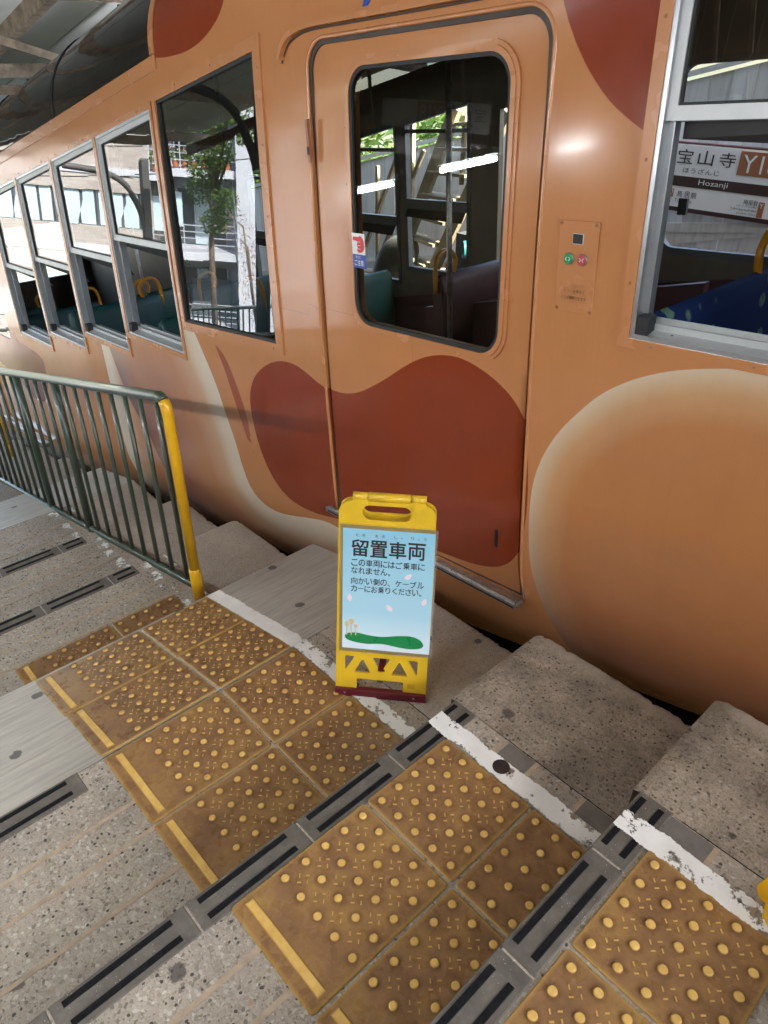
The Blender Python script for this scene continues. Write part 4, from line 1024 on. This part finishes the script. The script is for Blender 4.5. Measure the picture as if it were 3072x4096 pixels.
# text layout, x and z in panel metres
def row(txt, x0, x1, z0, z1, b=0., m='black_ink', y=-.0040): return text_mesh(txt, (x0, x1, z0, z1), 'lettering', M[m], po, y, b)
for ch, xc in zip('とめおきしやりよう', (.0665, .0855, .1245, .1445, .182, .200, .2325, .251, .270)):
    sm = .6 if ch in 'やよ' else 1
    row(ch, xc - .0044 * sm, xc + .0044 * sm, .564, .564 + .0095 * sm, .005)
for k, ch in enumerate('留置車両'): row(ch, .0480 + k * .0575, .0480 + k * .0575 + .0525, .4985, .5545, .017)
def chars(s, x0, z0, w, h, b=.012):
    for k, ch in enumerate(s):
        if ch in '、。': row(ch, x0 + k * w + .001, x0 + k * w + .0085, z0 + .0005, z0 + .0075, b); continue
        if ch == 'ー': row(ch, x0 + k * w + .002, x0 + k * w + w - .002, z0 + h * .47, z0 + h * .57, b); continue
        narrow = .0030 if ch in 'りくし' else .0012
        row(ch, x0 + k * w + narrow, x0 + (k + 1) * w - narrow, z0 + .001, z0 + h - .001, b)
chars('この車両にはご乗車に', .0465, .4650, .0228, .0245)
chars('なれません。', .0465, .4390, .0228, .0245)
chars('向かい側の、ケーブル', .0465, .4035, .0228, .0245)
chars('カーにお乗りください。', .0465, .3775, .0212, .0240)
# green meadow, reeds and petals
blob = smooth([(.030, .220), (.040, .230), (.070, .234), (.105, .228), (.150, .226), (.20, .234), (.240, .236), (.268, .226), (.281, .208), (.272, .196), (.240, .190), (.20, .193), (.150, .200), (.10, .196), (.060, .200), (.036, .208)], 4)
plate(blob, [], -.0041, -.0036, 'meadow_print', M['green_print'], po)
for (x, z, a) in ((.225, .442, 40), (.044, .357, 95), (.169, .330, 130), (.277, .360, 70)):
    c, s_ = math.cos(R(a)), math.sin(R(a)); pl = smooth([(-.013, .0015), (-.010, .0), (-.013, -.0015), (-.004, -.0075), (.006, -.005), (.013, 0), (.006, .005), (-.004, .0075)], 3)
    plate([(x + p[0] * c - p[1] * s_, z + p[0] * s_ + p[1] * c) for p in pl], [], -.0041, -.0036, 'petal_print', M['petal'], po)
for (x, z, h, r_) in ((.036, .262, .028, .0075), (.0505, .272, .040, .0085), (.065, .256, .022, .0062)):
    MB().box(x - .0018, x + .0018, -.0044, -.0036, .224, z).build('reed_print', M['reed'], po)
    plate(rrect(x - r_, x + r_, z - r_ * .9, z + r_ * 1.3, r_ * .9, 5), [], -.0045, -.0037, 'reed_print', M['reed'], po)

# ------------------------------------------------------------------ railings
def railing(x_end, y, n_bal, label, ztop, zbot, z_foot, yellow=True, posts=(), x_far=-9, slope=.24, r=.0215, pitch=.1452, group=None):
    """guard rail following the slope; x_end is the upper end post"""
    o = empty('guard_rail', (x_end, y, z_foot)); tag(o, label, 'railing', group)
    zt = lambda x: ztop + slope * (x - x_end) - z_foot; zb = lambda x: zbot + slope * (x - x_end) - z_foot
    X = lambda x: x - x_end
    rr = .06
    # top rail bends down into the yellow end post
    bend = [(X(x_end - rr) , 0, zt(x_end - rr))]
    for k in range(1, 7):
        a = k / 6 * (math.pi / 2); bend.append((-rr + rr * math.sin(a), 0, zt(x_end - rr) + .004 - rr * (1 - math.cos(a)) + .010 * math.sin(a)))
    cut = 3
    MB().tube([(X(x_far), 0, zt(x_far))] + bend[:cut + 1], r, 16).build('top_rail', M['green_rail'], o)
    MB().tube(bend[cut:] + [(0, 0, .20)], r, 16).build('end_post', M['yellow_rail' if yellow else 'green_rail'], o)
    MB().tube([(0, 0, .205), (0, 0, .20), (0, 0, -.0)], [r, r + .004, r + .004], 16).build('post_sleeve', M['yellow_rail' if yellow else 'green_rail'], o)
    MB().tube([(X(x_far), 0, zb(x_far)), (-.0, 0, zb(x_end))], r * .88, 14).build('bottom_rail', M['green_rail'], o)
    x = x_end - .085; k = 0
    # posts
    for px, pz in posts:
        MB().tube([(X(px), 0, pz - z_foot - .02), (X(px), 0, zt(px))], r * .98, 14).build('post', M['green_rail'], o)
        MB().tube([(X(px) - .001, 0, zb(px) - .008 - slope * .0), (X(px) + .001, 0, zb(px) + .008)], r * 1.0, 10).build('weld_collar', M['green_rail'], o)
    while k < n_bal:
        x -= pitch if k else .0
        if not any(abs(x - px) < .05 for px, _ in posts):
            MB().tube([(X(x), 0, zb(x)), (X(x), 0, zt(x))], .0105, 10).build('baluster', M['green_rail'], o)
        k += 1
    return o
ra = railing(-1.500, .345, 44, 'dark green guard rail with a yellow end post between the steps and the car', .538, -.352, -.458, posts=((-2.728, -.64), (-3.362, -.80), (-5.2, -1.25), (-7.0, -1.7)), x_far=-8.2)
for px in (-.03, -1.2): MB().tube(smooth([(px - .015, 0, .93 + .24 * px), (px, 0, .885 + .24 * px), (px + .012, 0, .86 + .24 * px), (px + .004, 0, .84 + .24 * px)], 4, False) if px < -1 else smooth([(px - .05, 0, .935), (px - .035, 0, .88), (px, 0, .83)], 4, False), .006, 8).build('hook', M['green_rail'], ra)
rb = railing(-5.4, -2.28, 42, 'dark green guard rail along the far edge of the platform before the shrubs', -.42, -1.28, -1.42, yellow=False, posts=((-7.2, -1.80), (-9.0, -2.2), (-10.8, -2.7)), x_far=-12)

def yellow_post(x, y, z, h, label):
    o = empty('yellow_post', (x, y, z)); tag(o, label, 'post')
    MB().tube([(0, 0, .0), (0, 0, h)], .021, 16).build('pipe', M['yellow_rail'], o)
    MB().tube([(0, 0, 0), (0, 0, .10), (0, 0, .105)], [.0255, .0255, .022], 16).build('sleeve', M['yellow_rail'], o)
    return o
yp = empty('guard_rail', (.862, .343, .148)); tag(yp, 'green guard rail whose yellow end post stands at the right edge of the picture', 'railing')
bpy.data.objects.remove(yp)
def traffic_foot():
    o = empty('yellow_bollard_foot', (.884, .372, .148)); tag(o, 'low yellow rubber post foot at the right edge of the tread', 'post')
    MB().lathe([(.062, 0), (.060, .006), (.048, .020), (.044, .045), (.034, .058)], 20).build('rubber_foot', M['yellow_rail'], o)
    MB().lathe([(.021, .05), (.021, .16), (.018, .17)], 16).build('stub', M['yellow_rail'], o)
traffic_foot()
plate(smooth([(.80, .418), (.815, .400), (.84, .398), (.86, .41), (.87, .44), (.855, .47), (.83, .478), (.81, .462), (.803, .44)], 4), [], 0, .001, 'paint_splash', M['yellow_rail'], platform, fn=lambda x, z, y: (x - .004, z - .022, .1486 + y))
yellow_post(-4.85, .55, -1.085, .95, 'yellow post standing low on the steps beyond the guard rail at the left edge')

# ------------------------------------------------------------------ far side: board fence, ladder, duct, station sign
fence = empty('board_fence', (-3.5, 4.6, -.5)); tag(fence, 'white painted board fence with a slanting rail beyond the cable car', 'fence')
sh_ = .235 * .0735
bme = MB().hexa([(-.0735, -.010, -2.6 - sh_), (.0735, -.010, -2.6 + sh_), (.0735, .010, -2.6 + sh_), (-.0735, .010, -2.6 - sh_), (-.0735, -.010, -sh_), (.0735, -.010, sh_), (.0735, .010, sh_), (-.0735, .010, -sh_)]).mesh('board', M['board'])
x = -13.2
while x < 2.2:
    add('board', bme, fence, (x + 3.5, rng.uniform(-.004, .004), 1.04 + .235 * (x + 3.66) + .5)); x += .150
MB().bar((-9.7, -.028, 1.00 + .235 * (-13.2 + 3.66) + .5 - .99), (5.6, -.028, 1.00 + .235 * 5.86 + .5 - .99), .022, .085).build('rail', M['board'], fence)
MB().bar((-9.7, -.026, 1.04 + .235 * (-13.2 + 3.66) + .5 - 2.0), (5.6, -.026, 1.04 + .235 * 5.86 + .5 - 2.0), .02, .09).build('rail', M['board'], fence)
MB().bar((-9.7, .0, 1.045 + .235 * (-13.2 + 3.66) + .5 + .018), (5.6, .0, 1.045 + .235 * 5.86 + .5 + .018), .06, .03).build('cap', M['board'], fence)
MB().bar((.9, -.050, .93), (3.4, -.050, 1.28), .02, .06).build('slanting_rail', M['board'], fence)

lad = empty('steel_stair', (-4.0, 4.1, -.2)); tag(lad, 'cream steel ladder stair leaning in front of the white fence', 'stairs')
L0 = lambda x, z, y=0.: (x + 4.0, y, z + .2)
MB().bar(L0(-4.22, -.20), L0(-3.52, 1.25), .05, .10).build('stringer', M['cream_steel'], lad)
MB().bar(L0(-3.86, -.32), L0(-3.0, 1.25), .05, .10).build('stringer', M['cream_steel'], lad)
for k in range(8):
    u = k / 8; MB().bar(L0(-4.20 + .70 * u + .02, -.14 + 1.45 * u), L0(-3.84 + .86 * u - .02, -.25 + 1.57 * u + .05), .16, .025).build('step', M['cream_steel'], lad)
MB().bar(L0(-4.62, .02), L0(-4.05, 1.10), .032, .032).build('handrail', M['cream_steel'], lad)
MB().bar(L0(-4.36, .05), L0(-3.86, .92), .028, .028).build('handrail', M['cream_steel'], lad)
MB().bar(L0(-4.0, .2), L0(-4.0, 1.15), .04, .04).build('upright', M['cream_steel'], lad)
MB().bar(L0(-3.42, .7), L0(-3.42, 1.2), .03, .03).build('upright', M['cream_steel'], lad)
MB().bar(L0(-4.44, -.3), L0(-4.44, .75), .03, .03).build('upright', M['cream_steel'], lad)

du = MB(); pth = smooth([(-.05, 0, -.55), (-.04, 0, -.30), (-.01, 0, -.12), (.07, 0, .02), (.16, 0, .09), (.27, 0, .12)], 14, False)
rad = [.125 + (.010 if (i // 1) % 2 else -.008) for i in range(len(pth))]
du.tube([tuple(p) for p in pth], rad, 20); dd = du.build('ribbed_duct', M['duct'], None, (-4.14, 3.95, .02)); tag(dd, 'grey ribbed duct hose bending behind the car before the white fence', 'duct')
pc = empty('post', (-3.33, 4.25, -1.5)); tag(pc, 'grey square post with a dark box hanging behind the car', 'post')
MB().box(-.06, .06, -.06, .06, 0, 3.2).build('shaft', simple('grey_post_paint', (.26, .27, .27), .6), pc)
MB().box(-.02, .20, -.26, -.08, 1.35, 1.85).build('control_box', M['frame_dark'], pc)
spk = MB().lathe([(.02, -.10), (.05, -.09), (.062, -.02), (.066, .06), (.060, .065), (.03, .03)], 24, axis='y').build('horn_speaker', M['ext_teal'], None, (-3.02, 3.8, .30), (0, 0, R(-40))); tag(spk, 'round teal loudspeaker mounted behind the car window', 'lamp')  # a loudspeaker, gives no light
pp_ = empty('pipe_bundle', (-3.7, 4.3, -.2)); tag(pp_, 'bundle of pinkish pipes lying along the foot of the white fence', 'pipes')
for k, z in enumerate((.14, .07, -.0)):
    MB().tube([(-1.2, -.04 * k, z - .24), (.55, -.04 * k, z + .08)], .030, 12).build('pipe', M['pipe'], pp_)
for xx in (-.3, .1, .4): MB().box(xx - .03, xx + .03, -.12, .04, -.2 + .2 * xx, .20 + .2 * xx).build('pipe_bracket', M['pipe'], pp_)

def station_sign(loc, rz, sc, label, tilt=0., grp=None):
    o = empty('station_sign', loc, (0, tilt, rz)); o.scale = (sc,) * 3; tag(o, label, 'station sign', grp)
    w, h = 1.18, .405
    bp = MB().bbox(-.01, w + .01, -.004, .03, -h - .02, .015, .003).build('sign_board', M['dark_brown'], o)
    plate(rpoly([(0, -.396), (w - .03, -.396), (w, -.37), (w, 0), (0, 0)], [0, 0, 0, 0, 0], 1), [], -.006, -.002, 'sign_face', M['white_print'], bp)
    MB().box(0, w, -.008, -.0055, -.262, -.197).build('band', M['dark_brown'], bp)
    MB().box(.468, .76, -.008, -.0055, -.155, -.012).build('number_panel', M['sign_brown'], bp)
    def t(s_, a, b_, c, d, m, bo_=0.): text_mesh(s_, (a, b_, c, d), 'lettering', M[m], bp, -.0092, bo_)
    t('宝', .038, .150, -.118, -.030, 'black_ink', .003); t('山', .187, .295, -.118, -.030, 'black_ink', .003); t('寺', .335, .445, -.118, -.030, 'black_ink', .003)
    t('ほうざんじ', .095, .355, -.175, -.140, 'black_ink'); t('Hozanji', .225, .430, -.250, -.208, 'white_print')
    t('Y18', .492, .725, -.138, -.030, 'white_print')
    MB().box(.0, .058, -.008, -.0055, -.335, -.283).build('number_panel', M['sign_brown'], bp); t('Y17', .003, .055, -.328, -.290, 'white_print')
    for ch, a in (('鳥', .085), ('居', .140), ('前', .190)): t(ch, a, a + .040, -.330, -.290, 'black_ink')
    t('Toriimae', .075, .205, -.362, -.342, 'black_ink')
    t('梅屋敷', .560, .655, -.325, -.292, 'black_ink'); t('(ケーブル線)', .520, .650, -.342, -.328, 'black_ink'); t('Umeyashiki', .485, .655, -.368, -.348, 'black_ink'); t('(Cable Car)', .530, .655, -.387, -.373, 'black_ink')
    MB().box(.662, .700, -.008, -.0055, -.392, -.298).build('number_panel', M['sign_brown'], bp); t('Y', .668, .694, -.335, -.305, 'white_print')
    return o
station_sign((-1.835, 4.50, 1.094), 0, 1, 'white and brown station name sign seen through the right car window', .0)
station_sign((-4.1, -2.02, 1.52), math.pi, 1.05, 'station name sign hung under the platform roof opposite the car door', 0, None).location.x = -3.2

# ------------------------------------------------------------------ station roof, posts, lamps, rear wall
RZ = lambda x: 3.12 + .24 * x
roof = empty('platform_roof', (0, 0, 3.12)); tag(roof, 'sloping grey boarded platform roof on rusty steel beams over the car', 'roof')
def roof_slab(x0, x1, y0, y1, name='roof_board', m='roof_panel', th=.03):
    return MB().hexa([(x0, y0, RZ(x0) - 3.12), (x1, y0, RZ(x1) - 3.12), (x1, y1, RZ(x1) - 3.12), (x0, y1, RZ(x0) - 3.12), (x0, y0, RZ(x0) - 3.12 + th), (x1, y0, RZ(x1) - 3.12 + th), (x1, y1, RZ(x1) - 3.12 + th), (x0, y1, RZ(x0) - 3.12 + th)]).build(name, M[m], roof)
yb = -2.5
while yb < 3.1: roof_slab(-8.5, 7.5, yb + .006, yb + .90, 'roof_board'); yb += .906
roof_slab(-8.5, 7.5, -2.5, 3.15, 'roof_deck', 'beam_dark', .02).location.z = .05
x = -8.3
while x < 7:
    z = RZ(x) - 3.12
    MB().bar((x, -2.5, z - .10), (x, 3.1, z - .10), .05, .10).build('cross_beam', M['beam'], roof)
    MB().bar((x, .3, z - .62), (x, 3.1, z - .62), .045, .05).build('tie_beam', M['beam'], roof)
    for y0_, y1_ in ((.4, 1.9), (1.9, 3.05)):
        a, b = (z - .60, z - .16) if (int(y0_ * 10) % 2) else (z - .16, z - .60)
        MB().bar((x, y0_, a), (x, y1_, b), .045, .045).build('truss_web', M['beam'], roof)
        MB().bar((x, y1_, z - .60), (x, y1_, z - .16), .04, .04).build('truss_web', M['beam_dark'], roof)
    x += 1.9
for y in (-2.35, -.3, 1.3, 2.2, 3.05):
    MB().bar((-8.5, y, RZ(-8.5) - 3.12 - .21), (7.5, y, RZ(7.5) - 3.12 - .21), .06, .10).build('purlin', M['beam' if y > 0 else 'beam_dark'], roof)
def column(x, y, lab):
    o = empty('roof_column', (x, y, RZ(x) - 2.6 - .3)); tag(o, lab, 'column', None)
    MB().bar((0, 0, -.6), (0, 0, 2.75), .10, .10, (0, 1, 0)).build('shaft', M['column'], o)
    MB().tube(smooth([(0, 0, 1.7), (-.02, .12, 2.2), (-.02, .45, 2.55), (-.02, 1.1, 2.66)], 6, False), .04, 10).build('curved_bracket', M['column'], o)
for x, y, lab in ((-5.38, -1.45, 'dark grey roof column with curved bracket beside the far guard rail'), (-9.3, -2.1, 'dark roof column farther down the slope behind the shrubs\' rail'), (1.8, -2.2, 'dark roof column by the brown board wall'), (-7.4, 4.2, 'dark roof column standing near the white fence below the steps')): column(x, y, lab)
def tube_lamp(x, y, dz, L, lab, rzz=0):
    o = empty('strip_lamp', (x, y, RZ(x) - dz), (0, -math.atan(.24), 0)); tag(o, lab, 'lamp', None)
    MB().box(-L / 2, L / 2, -.05, .05, .03, .07).build('housing', M['roof_panel'], o)
    MB().tube([(-L / 2 + .02, 0, 0), (L / 2 - .02, 0, 0)], .020, 10).build('fluorescent_tube', M['lamp'], o)
    MB().box(-.01, .01, -.01, .01, .07, dz - .05).build('hanger', M['beam'], o)
for x_, L_, lab in ((-4.30, .5, 'lit strip lamp hung opposite the large car window'), (-3.27, .56, 'lit strip lamp hung opposite the car door'), (-2.26, .26, 'lit strip lamp hung over the steps between the door and the button panel'), (-1.2, .5, 'lit strip lamp hung behind the viewer, opposite the right car window'), (.2, .6, 'added strip lamp above the viewer, second from the top of the row'), (2.0, .8, 'added strip lamp, highest of the row hung opposite the car')):
    tube_lamp(.9 - (.9 - x_) * .914, -1.5, 1.285, L_, lab)  # the two highest lamps are added, to brighten the steps from above
for x_, lab in ((-1.49, 'twin strip lamp nearer the rail, lower of the pair seen mirrored in the right window'), (-.75, 'twin strip lamp farther up, mirrored in the right window')):
    tube_lamp(.9 - (.9 - x_) * .914, -1.64, 1.20, .3, lab)
tube_lamp(-4.6, 2.55, .45, 1.2, 'lit strip lamp hung among the roof beams above the car')

wl0 = empty('board_wall', (-1.5, -2.35, 0)); tag(wl0, 'brown weathered board wall of the station closing the platform behind the viewer', 'wall')
x = -5.1
bw = MB().box(-.095, .095, -.012, .012, 0, 1).mesh('board', M['brown_board'])
while x < 7.2:
    z0_ = .24 * x - .6; o = add('board', bw, wl0, (x + 1.5, rng.uniform(-.006, .006), z0_)); o.scale = (1, 1, RZ(x) - z0_ - .2); x += .196
MB().bar((-3.6, .03, .24 * -5.1 + .9), (8.7, .03, .24 * 7.2 + .9), .03, .09).build('rail', M['beam_dark'], wl0)

# ------------------------------------------------------------------ the building across the gardens
FWD = Vector((-.7332, -.6800, 0)); RGT = Vector((.6795, -.7337, 0))
ORG = Vector((.9014, 2.75, 0)) + FWD * 28        # facade line, 28 m off
bld = empty('apartment_building', ORG + Vector((0, 0, .85)), (0, 0, math.atan2(RGT.y, RGT.x))); tag(bld, 'pale brick-tiled apartment building with balconies standing below the platform in sunshine', 'building')
# local x along the facade, y into the building, z up (world heights)
bb = lambda n, m, x0, x1, z0, z1, y0=-.02, y1=.25: MB().box(x0, x1, -y1, -y0, z0, z1).build(n, M[m], bld)
for (z0, z1) in ((-13, -7.4), (-6.15, -4.49), (-3.54 + .0, -2.9 + 0) if False else (-4.18, -3.54), (-2.32, -1.76), (-1.53, -.35), (1.0, 3.0)):
    bb('tiled_wall', 'brick', -17, -8.6, z0, z1)
for (z0, z1) in ((-7.4, -7.12), (-4.49, -4.18), (-1.76, -1.53), (.85, 1.0)):
    bb('floor_band', 'render_white', -17, -8.6, z0, z1, -.06)
for (z0, z1) in ((-3.54, -2.32), (-.35, .85), (-7.12, -6.15)):
    bb('window_recess', 'win_dark', -17, -8.6, z0, z1, .10, .2)
    xx = -16.8
    while xx < -8.8:
        bb('window_frame', 'frame_dark', xx, xx + .05, z0, z1, .02, .1); bb('curtain', 'curtain', xx + .07, xx + .80, z0 + .03, z1 - .03, .06, .09)
        bb('curtain', 'curtain', xx + .92, xx + 1.45, z0 + .03, z1 - .03, .06, .09); xx += 1.55
# recessed balconies right of the tiled part
bb('recess_wall', 'dim_grey', -8.6, -4.9, -13, 3.0, 1.3, 1.5); bb('return_wall', 'brick', -8.75, -8.6, -13, 3, 0, 1.4)
for zs in (-7.25, -4.45, -1.70, 1.0):
    bb('balcony_slab', 'render_white', -8.6, -5.3, zs - .10, zs + .16, -.55, 1.3)
    for k in range(4): bb('balcony_rail', 'rail_steel', -8.6, -5.3, zs + .42 + .22 * k, zs + .445 + .22 * k, -.50, -.47)
    xx = -8.5
    while xx < -5.3: bb('balcony_post', 'rail_steel', xx, xx + .03, zs + .16, zs + 1.1, -.50, -.47); xx += 1.05
    bb('balcony_window', 'win_dark', -8.1, -6.1, zs + .2, zs + 2.1, 1.2, 1.3)
    for xq in (-8.1, -7.45, -6.8, -6.1): bb('window_frame', 'rail_steel', xq, xq + .05, zs + .2, zs + 2.1, 1.15, 1.2)
    bb('curtain', 'curtain', -7.4, -6.85, zs + .2, zs + 2.05, 1.18, 1.195)
bb('white_pier', 'render_white', -5.3, -3.4, -13, 4.2, -.7, 1.5)
bb('side_wing', 'render_white', -3.4, -.5, -13, -3.2, .8, 3); bb('lower_wing', 'dim_grey', -3.4, -.5, -3.2, -2.9, .5, 3.2)
bb('lattice', 'frame_dark', -7.6, -5.9, -6.9, -5.5, .9, .95); bb('roof_slab', 'render_white', -17.5, -3.2, 3.0, 3.25, -.8, 3)
pot = MB().lathe([(.09, 0), (.13, .2), (.135, .22)], 12).mesh('flower_pot', M['terracotta'])
def leaves(mb, c, rad, n, size, rn, squash=1.):
    for _ in range(n):
        while True:
            p = Vector((rn.uniform(-1, 1), rn.uniform(-1, 1), rn.uniform(-1, 1)))
            if .25 < p.length < 1: break
        p = Vector((p.x * rad, p.y * rad, p.z * rad * squash)) + Vector(c)
        a = Vector((rn.gauss(0, 1), rn.gauss(0, 1), rn.gauss(0, .6))).normalized(); b = a.cross(Vector((rn.gauss(0, 1), rn.gauss(0, 1), rn.gauss(0, 1)))).normalized()
        s_ = size * rn.uniform(.6, 1.4); mb.face([p - a * s_, p + b * s_ * .42, p + a * s_, p - b * s_ * .42])
plants = []
for i in range(9):
    q = ORG + RGT * (-8.3 + i * .33) + Vector((0, 0, -.69)) + FWD * (-.35)
    o = empty('potted_plant', q); 
    tag(o, ('first', 'second', 'third', 'fourth', 'fifth', 'sixth', 'seventh', 'eighth', 'ninth')[i] + (' flower pot with red blooms' if i % 3 == 0 else ' flower pot with pale blooms') + ' counted from the tiled wall on the upper balcony', 'potted plant', 'flower pots on the balcony')
    add('flower_pot', pot, o); mb = MB(); leaves(mb, (0, 0, .42), .24, 60, .07, rng); mb.build('leaves', M['leaf'], o)
    mb = MB(); leaves(mb, (0, 0, .5), .2, 12, .05, rng); mb.build('flowers', M['btn_red' if i % 3 == 0 else 'petal'], o)

# ------------------------------------------------------------------ vegetation
def tree(name, base, trunk_h, clumps, leaf_m, lab, n=160, size=.06, cat='tree', grp=None, tr=.07):
    o = empty(name, base); tag(o, lab, cat, grp)
    mb = MB(); mb.tube([(0, 0, -.3), (.03, .02, trunk_h * .5), (.0, .0, trunk_h)], [tr, tr * .8, tr * .45], 8)
    for (x, y, z, r_) in clumps: mb.tube([(0, 0, min(trunk_h * .7, max(z - .5, .1))), (x * .6, y * .6, z - r_ * .3), (x, y, z)], [tr * .4, tr * .25, tr * .1], 6)
    mb.build('trunk', M['bark'], o)
    mb = MB()
    for (x, y, z, r_) in clumps: leaves(mb, (x, y, z), r_, int(n * (r_ / .4) ** 1.6), size, rng, .8)
    mb.build('crown', M[leaf_m], o); return o
def virt(u, z, D):      # garden positions seen mirrored in the car windows
    return Vector((.9014, 2.75, 0)) + FWD * D + RGT * (u * D) + Vector((0, 0, z))
p = virt(-.228, -4.0, 15)
tree('conifer', p, 5.4, [(0, 0, 5.6, .25), (.15, 0, 5.2, .3), (-.25, .1, 4.9, .34), (.3, 0, 4.6, .36), (-.05, .1, 4.3, .4), (-.4, 0, 3.9, .36), (.45, 0, 3.8, .33), (.1, 0, 3.4, .35), (1.3, .2, 5.3, .3), (1.8, .3, 5.0, .28)], 'leaf', 'tall bright green conifer standing before the apartment building', 620, .040)
p = virt(-.165, -5.2, 14)
tree('bare_shrub', p, 3.2, [(0, 0, 4.1, .45), (.3, .1, 3.6, .5), (-.5, .1, 4.4, .4), (.2, 0, 3.0, .4), (-.9, 0, 4.7, .3), (.6, 0, 2.6, .3)], 'leaf_dry', 'half dry shrub with pale brown twigs beside the conifer', 130, .028)
k = 0
for (xx, yy, hh, lm) in ((-6.6, -2.9, .95, 'leaf'), (-7.3, -3.1, .9, 'leaf'), (-7.9, -2.8, 1.0, 'leaf'), (-8.6, -3.1, .9, 'leaf'), (-9.3, -2.9, 1.0, 'leaf_dark'), (-10.1, -3.2, 1.1, 'leaf'), (-10.9, -2.9, 1.0, 'leaf_dark'), (-11.8, -3.2, 1.2, 'leaf'), (-8.0, -3.9, 1.0, 'leaf'), (-9.4, -4.0, 1.1, 'leaf'), (-5.9, -3.0, .8, 'leaf')):
    tree('shrub', (xx, yy, gz(xx, yy) - .05), .4, [(0, 0, .55, .36), (.3, .1, .45, .32), (-.3, -.05, .5, .34), (.05, .25, .75, .3), (0, -.2, hh - .2, .28)], lm, ('leafy' if lm == 'leaf' else 'dark-leaved') + ' shrub behind the far guard rail, ' + ('third from the board wall', 'fourth from the board wall', 'fifth from the board wall', 'sixth from the board wall', 'seventh from the board wall', 'eighth from the board wall', 'ninth from the board wall', 'lowest on the slope', 'in the second row, higher up', 'in the second row, lower down', 'nearest to the board wall')[k], 300, .042, 'shrub', 'shrubs behind the far guard rail', .03); k += 1
for (xx, yy, s_, lab) in ((-9.5, 7.5, 1.3, 'broad green tree rising beyond the white fence, the leftmost of three'), (-6.8, 6.9, 1.0, 'green tree beyond the white fence behind the cream stair'), (-12.5, 6.2, 1.4, 'large tree beyond the white fence at the bottom of the slope')):
    z = gz(xx, yy); tree('tree', (xx, yy, z), 2.6 * s_, [(0, 0, 3.3 * s_, .9 * s_), (.8 * s_, .2, 2.9 * s_, .8 * s_), (-.8 * s_, .1, 2.8 * s_, .8 * s_), (.2, -.6, 2.5 * s_, .8 * s_), (.1, .3, 4.0 * s_, .7 * s_)], 'leaf', lab, 240, .10, tr=.13)
gr = MB()
for _ in range(9000):
    x_ = rng.uniform(-13, -5.2); y_ = rng.uniform(-5.5, -2.55); z_ = gz(x_, y_); a = rng.uniform(0, 6.28); h_ = rng.uniform(.06, .2); w_ = .012
    gr.face([(x_ - w_ * math.cos(a), y_ - w_ * math.sin(a), z_), (x_ + w_ * math.cos(a), y_ + w_ * math.sin(a), z_), (x_ + rng.uniform(-.06, .06), y_ + rng.uniform(-.06, .06), z_ + h_)])
tag(gr.build('grass', M['leaf']), 'long grass on the bank beyond the far guard rail', 'grass', kind='stuff')
# overhead wires between the building and the platform roof
for i, (zA, zB) in enumerate(((.9, 1.4), (.2, .9), (-.9, .3))):
    A = ORG + RGT * (-11) + Vector((0, 0, zA - .6)) - FWD * 10; B = ORG + RGT * (0) + Vector((0, 0, zB)) - FWD * 10
    pts = [A.lerp(B, t / 12) - Vector((0, 0, .25 * math.sin(math.pi * t / 12))) for t in range(13)]
    if i == 2: continue
    o = MB().tube(pts, .012, 5).build('overhead_wire', M['rubber']); tag(o, ('higher', 'lower')[i] + ' of two thin overhead wires crossing before the apartment building', 'wire')
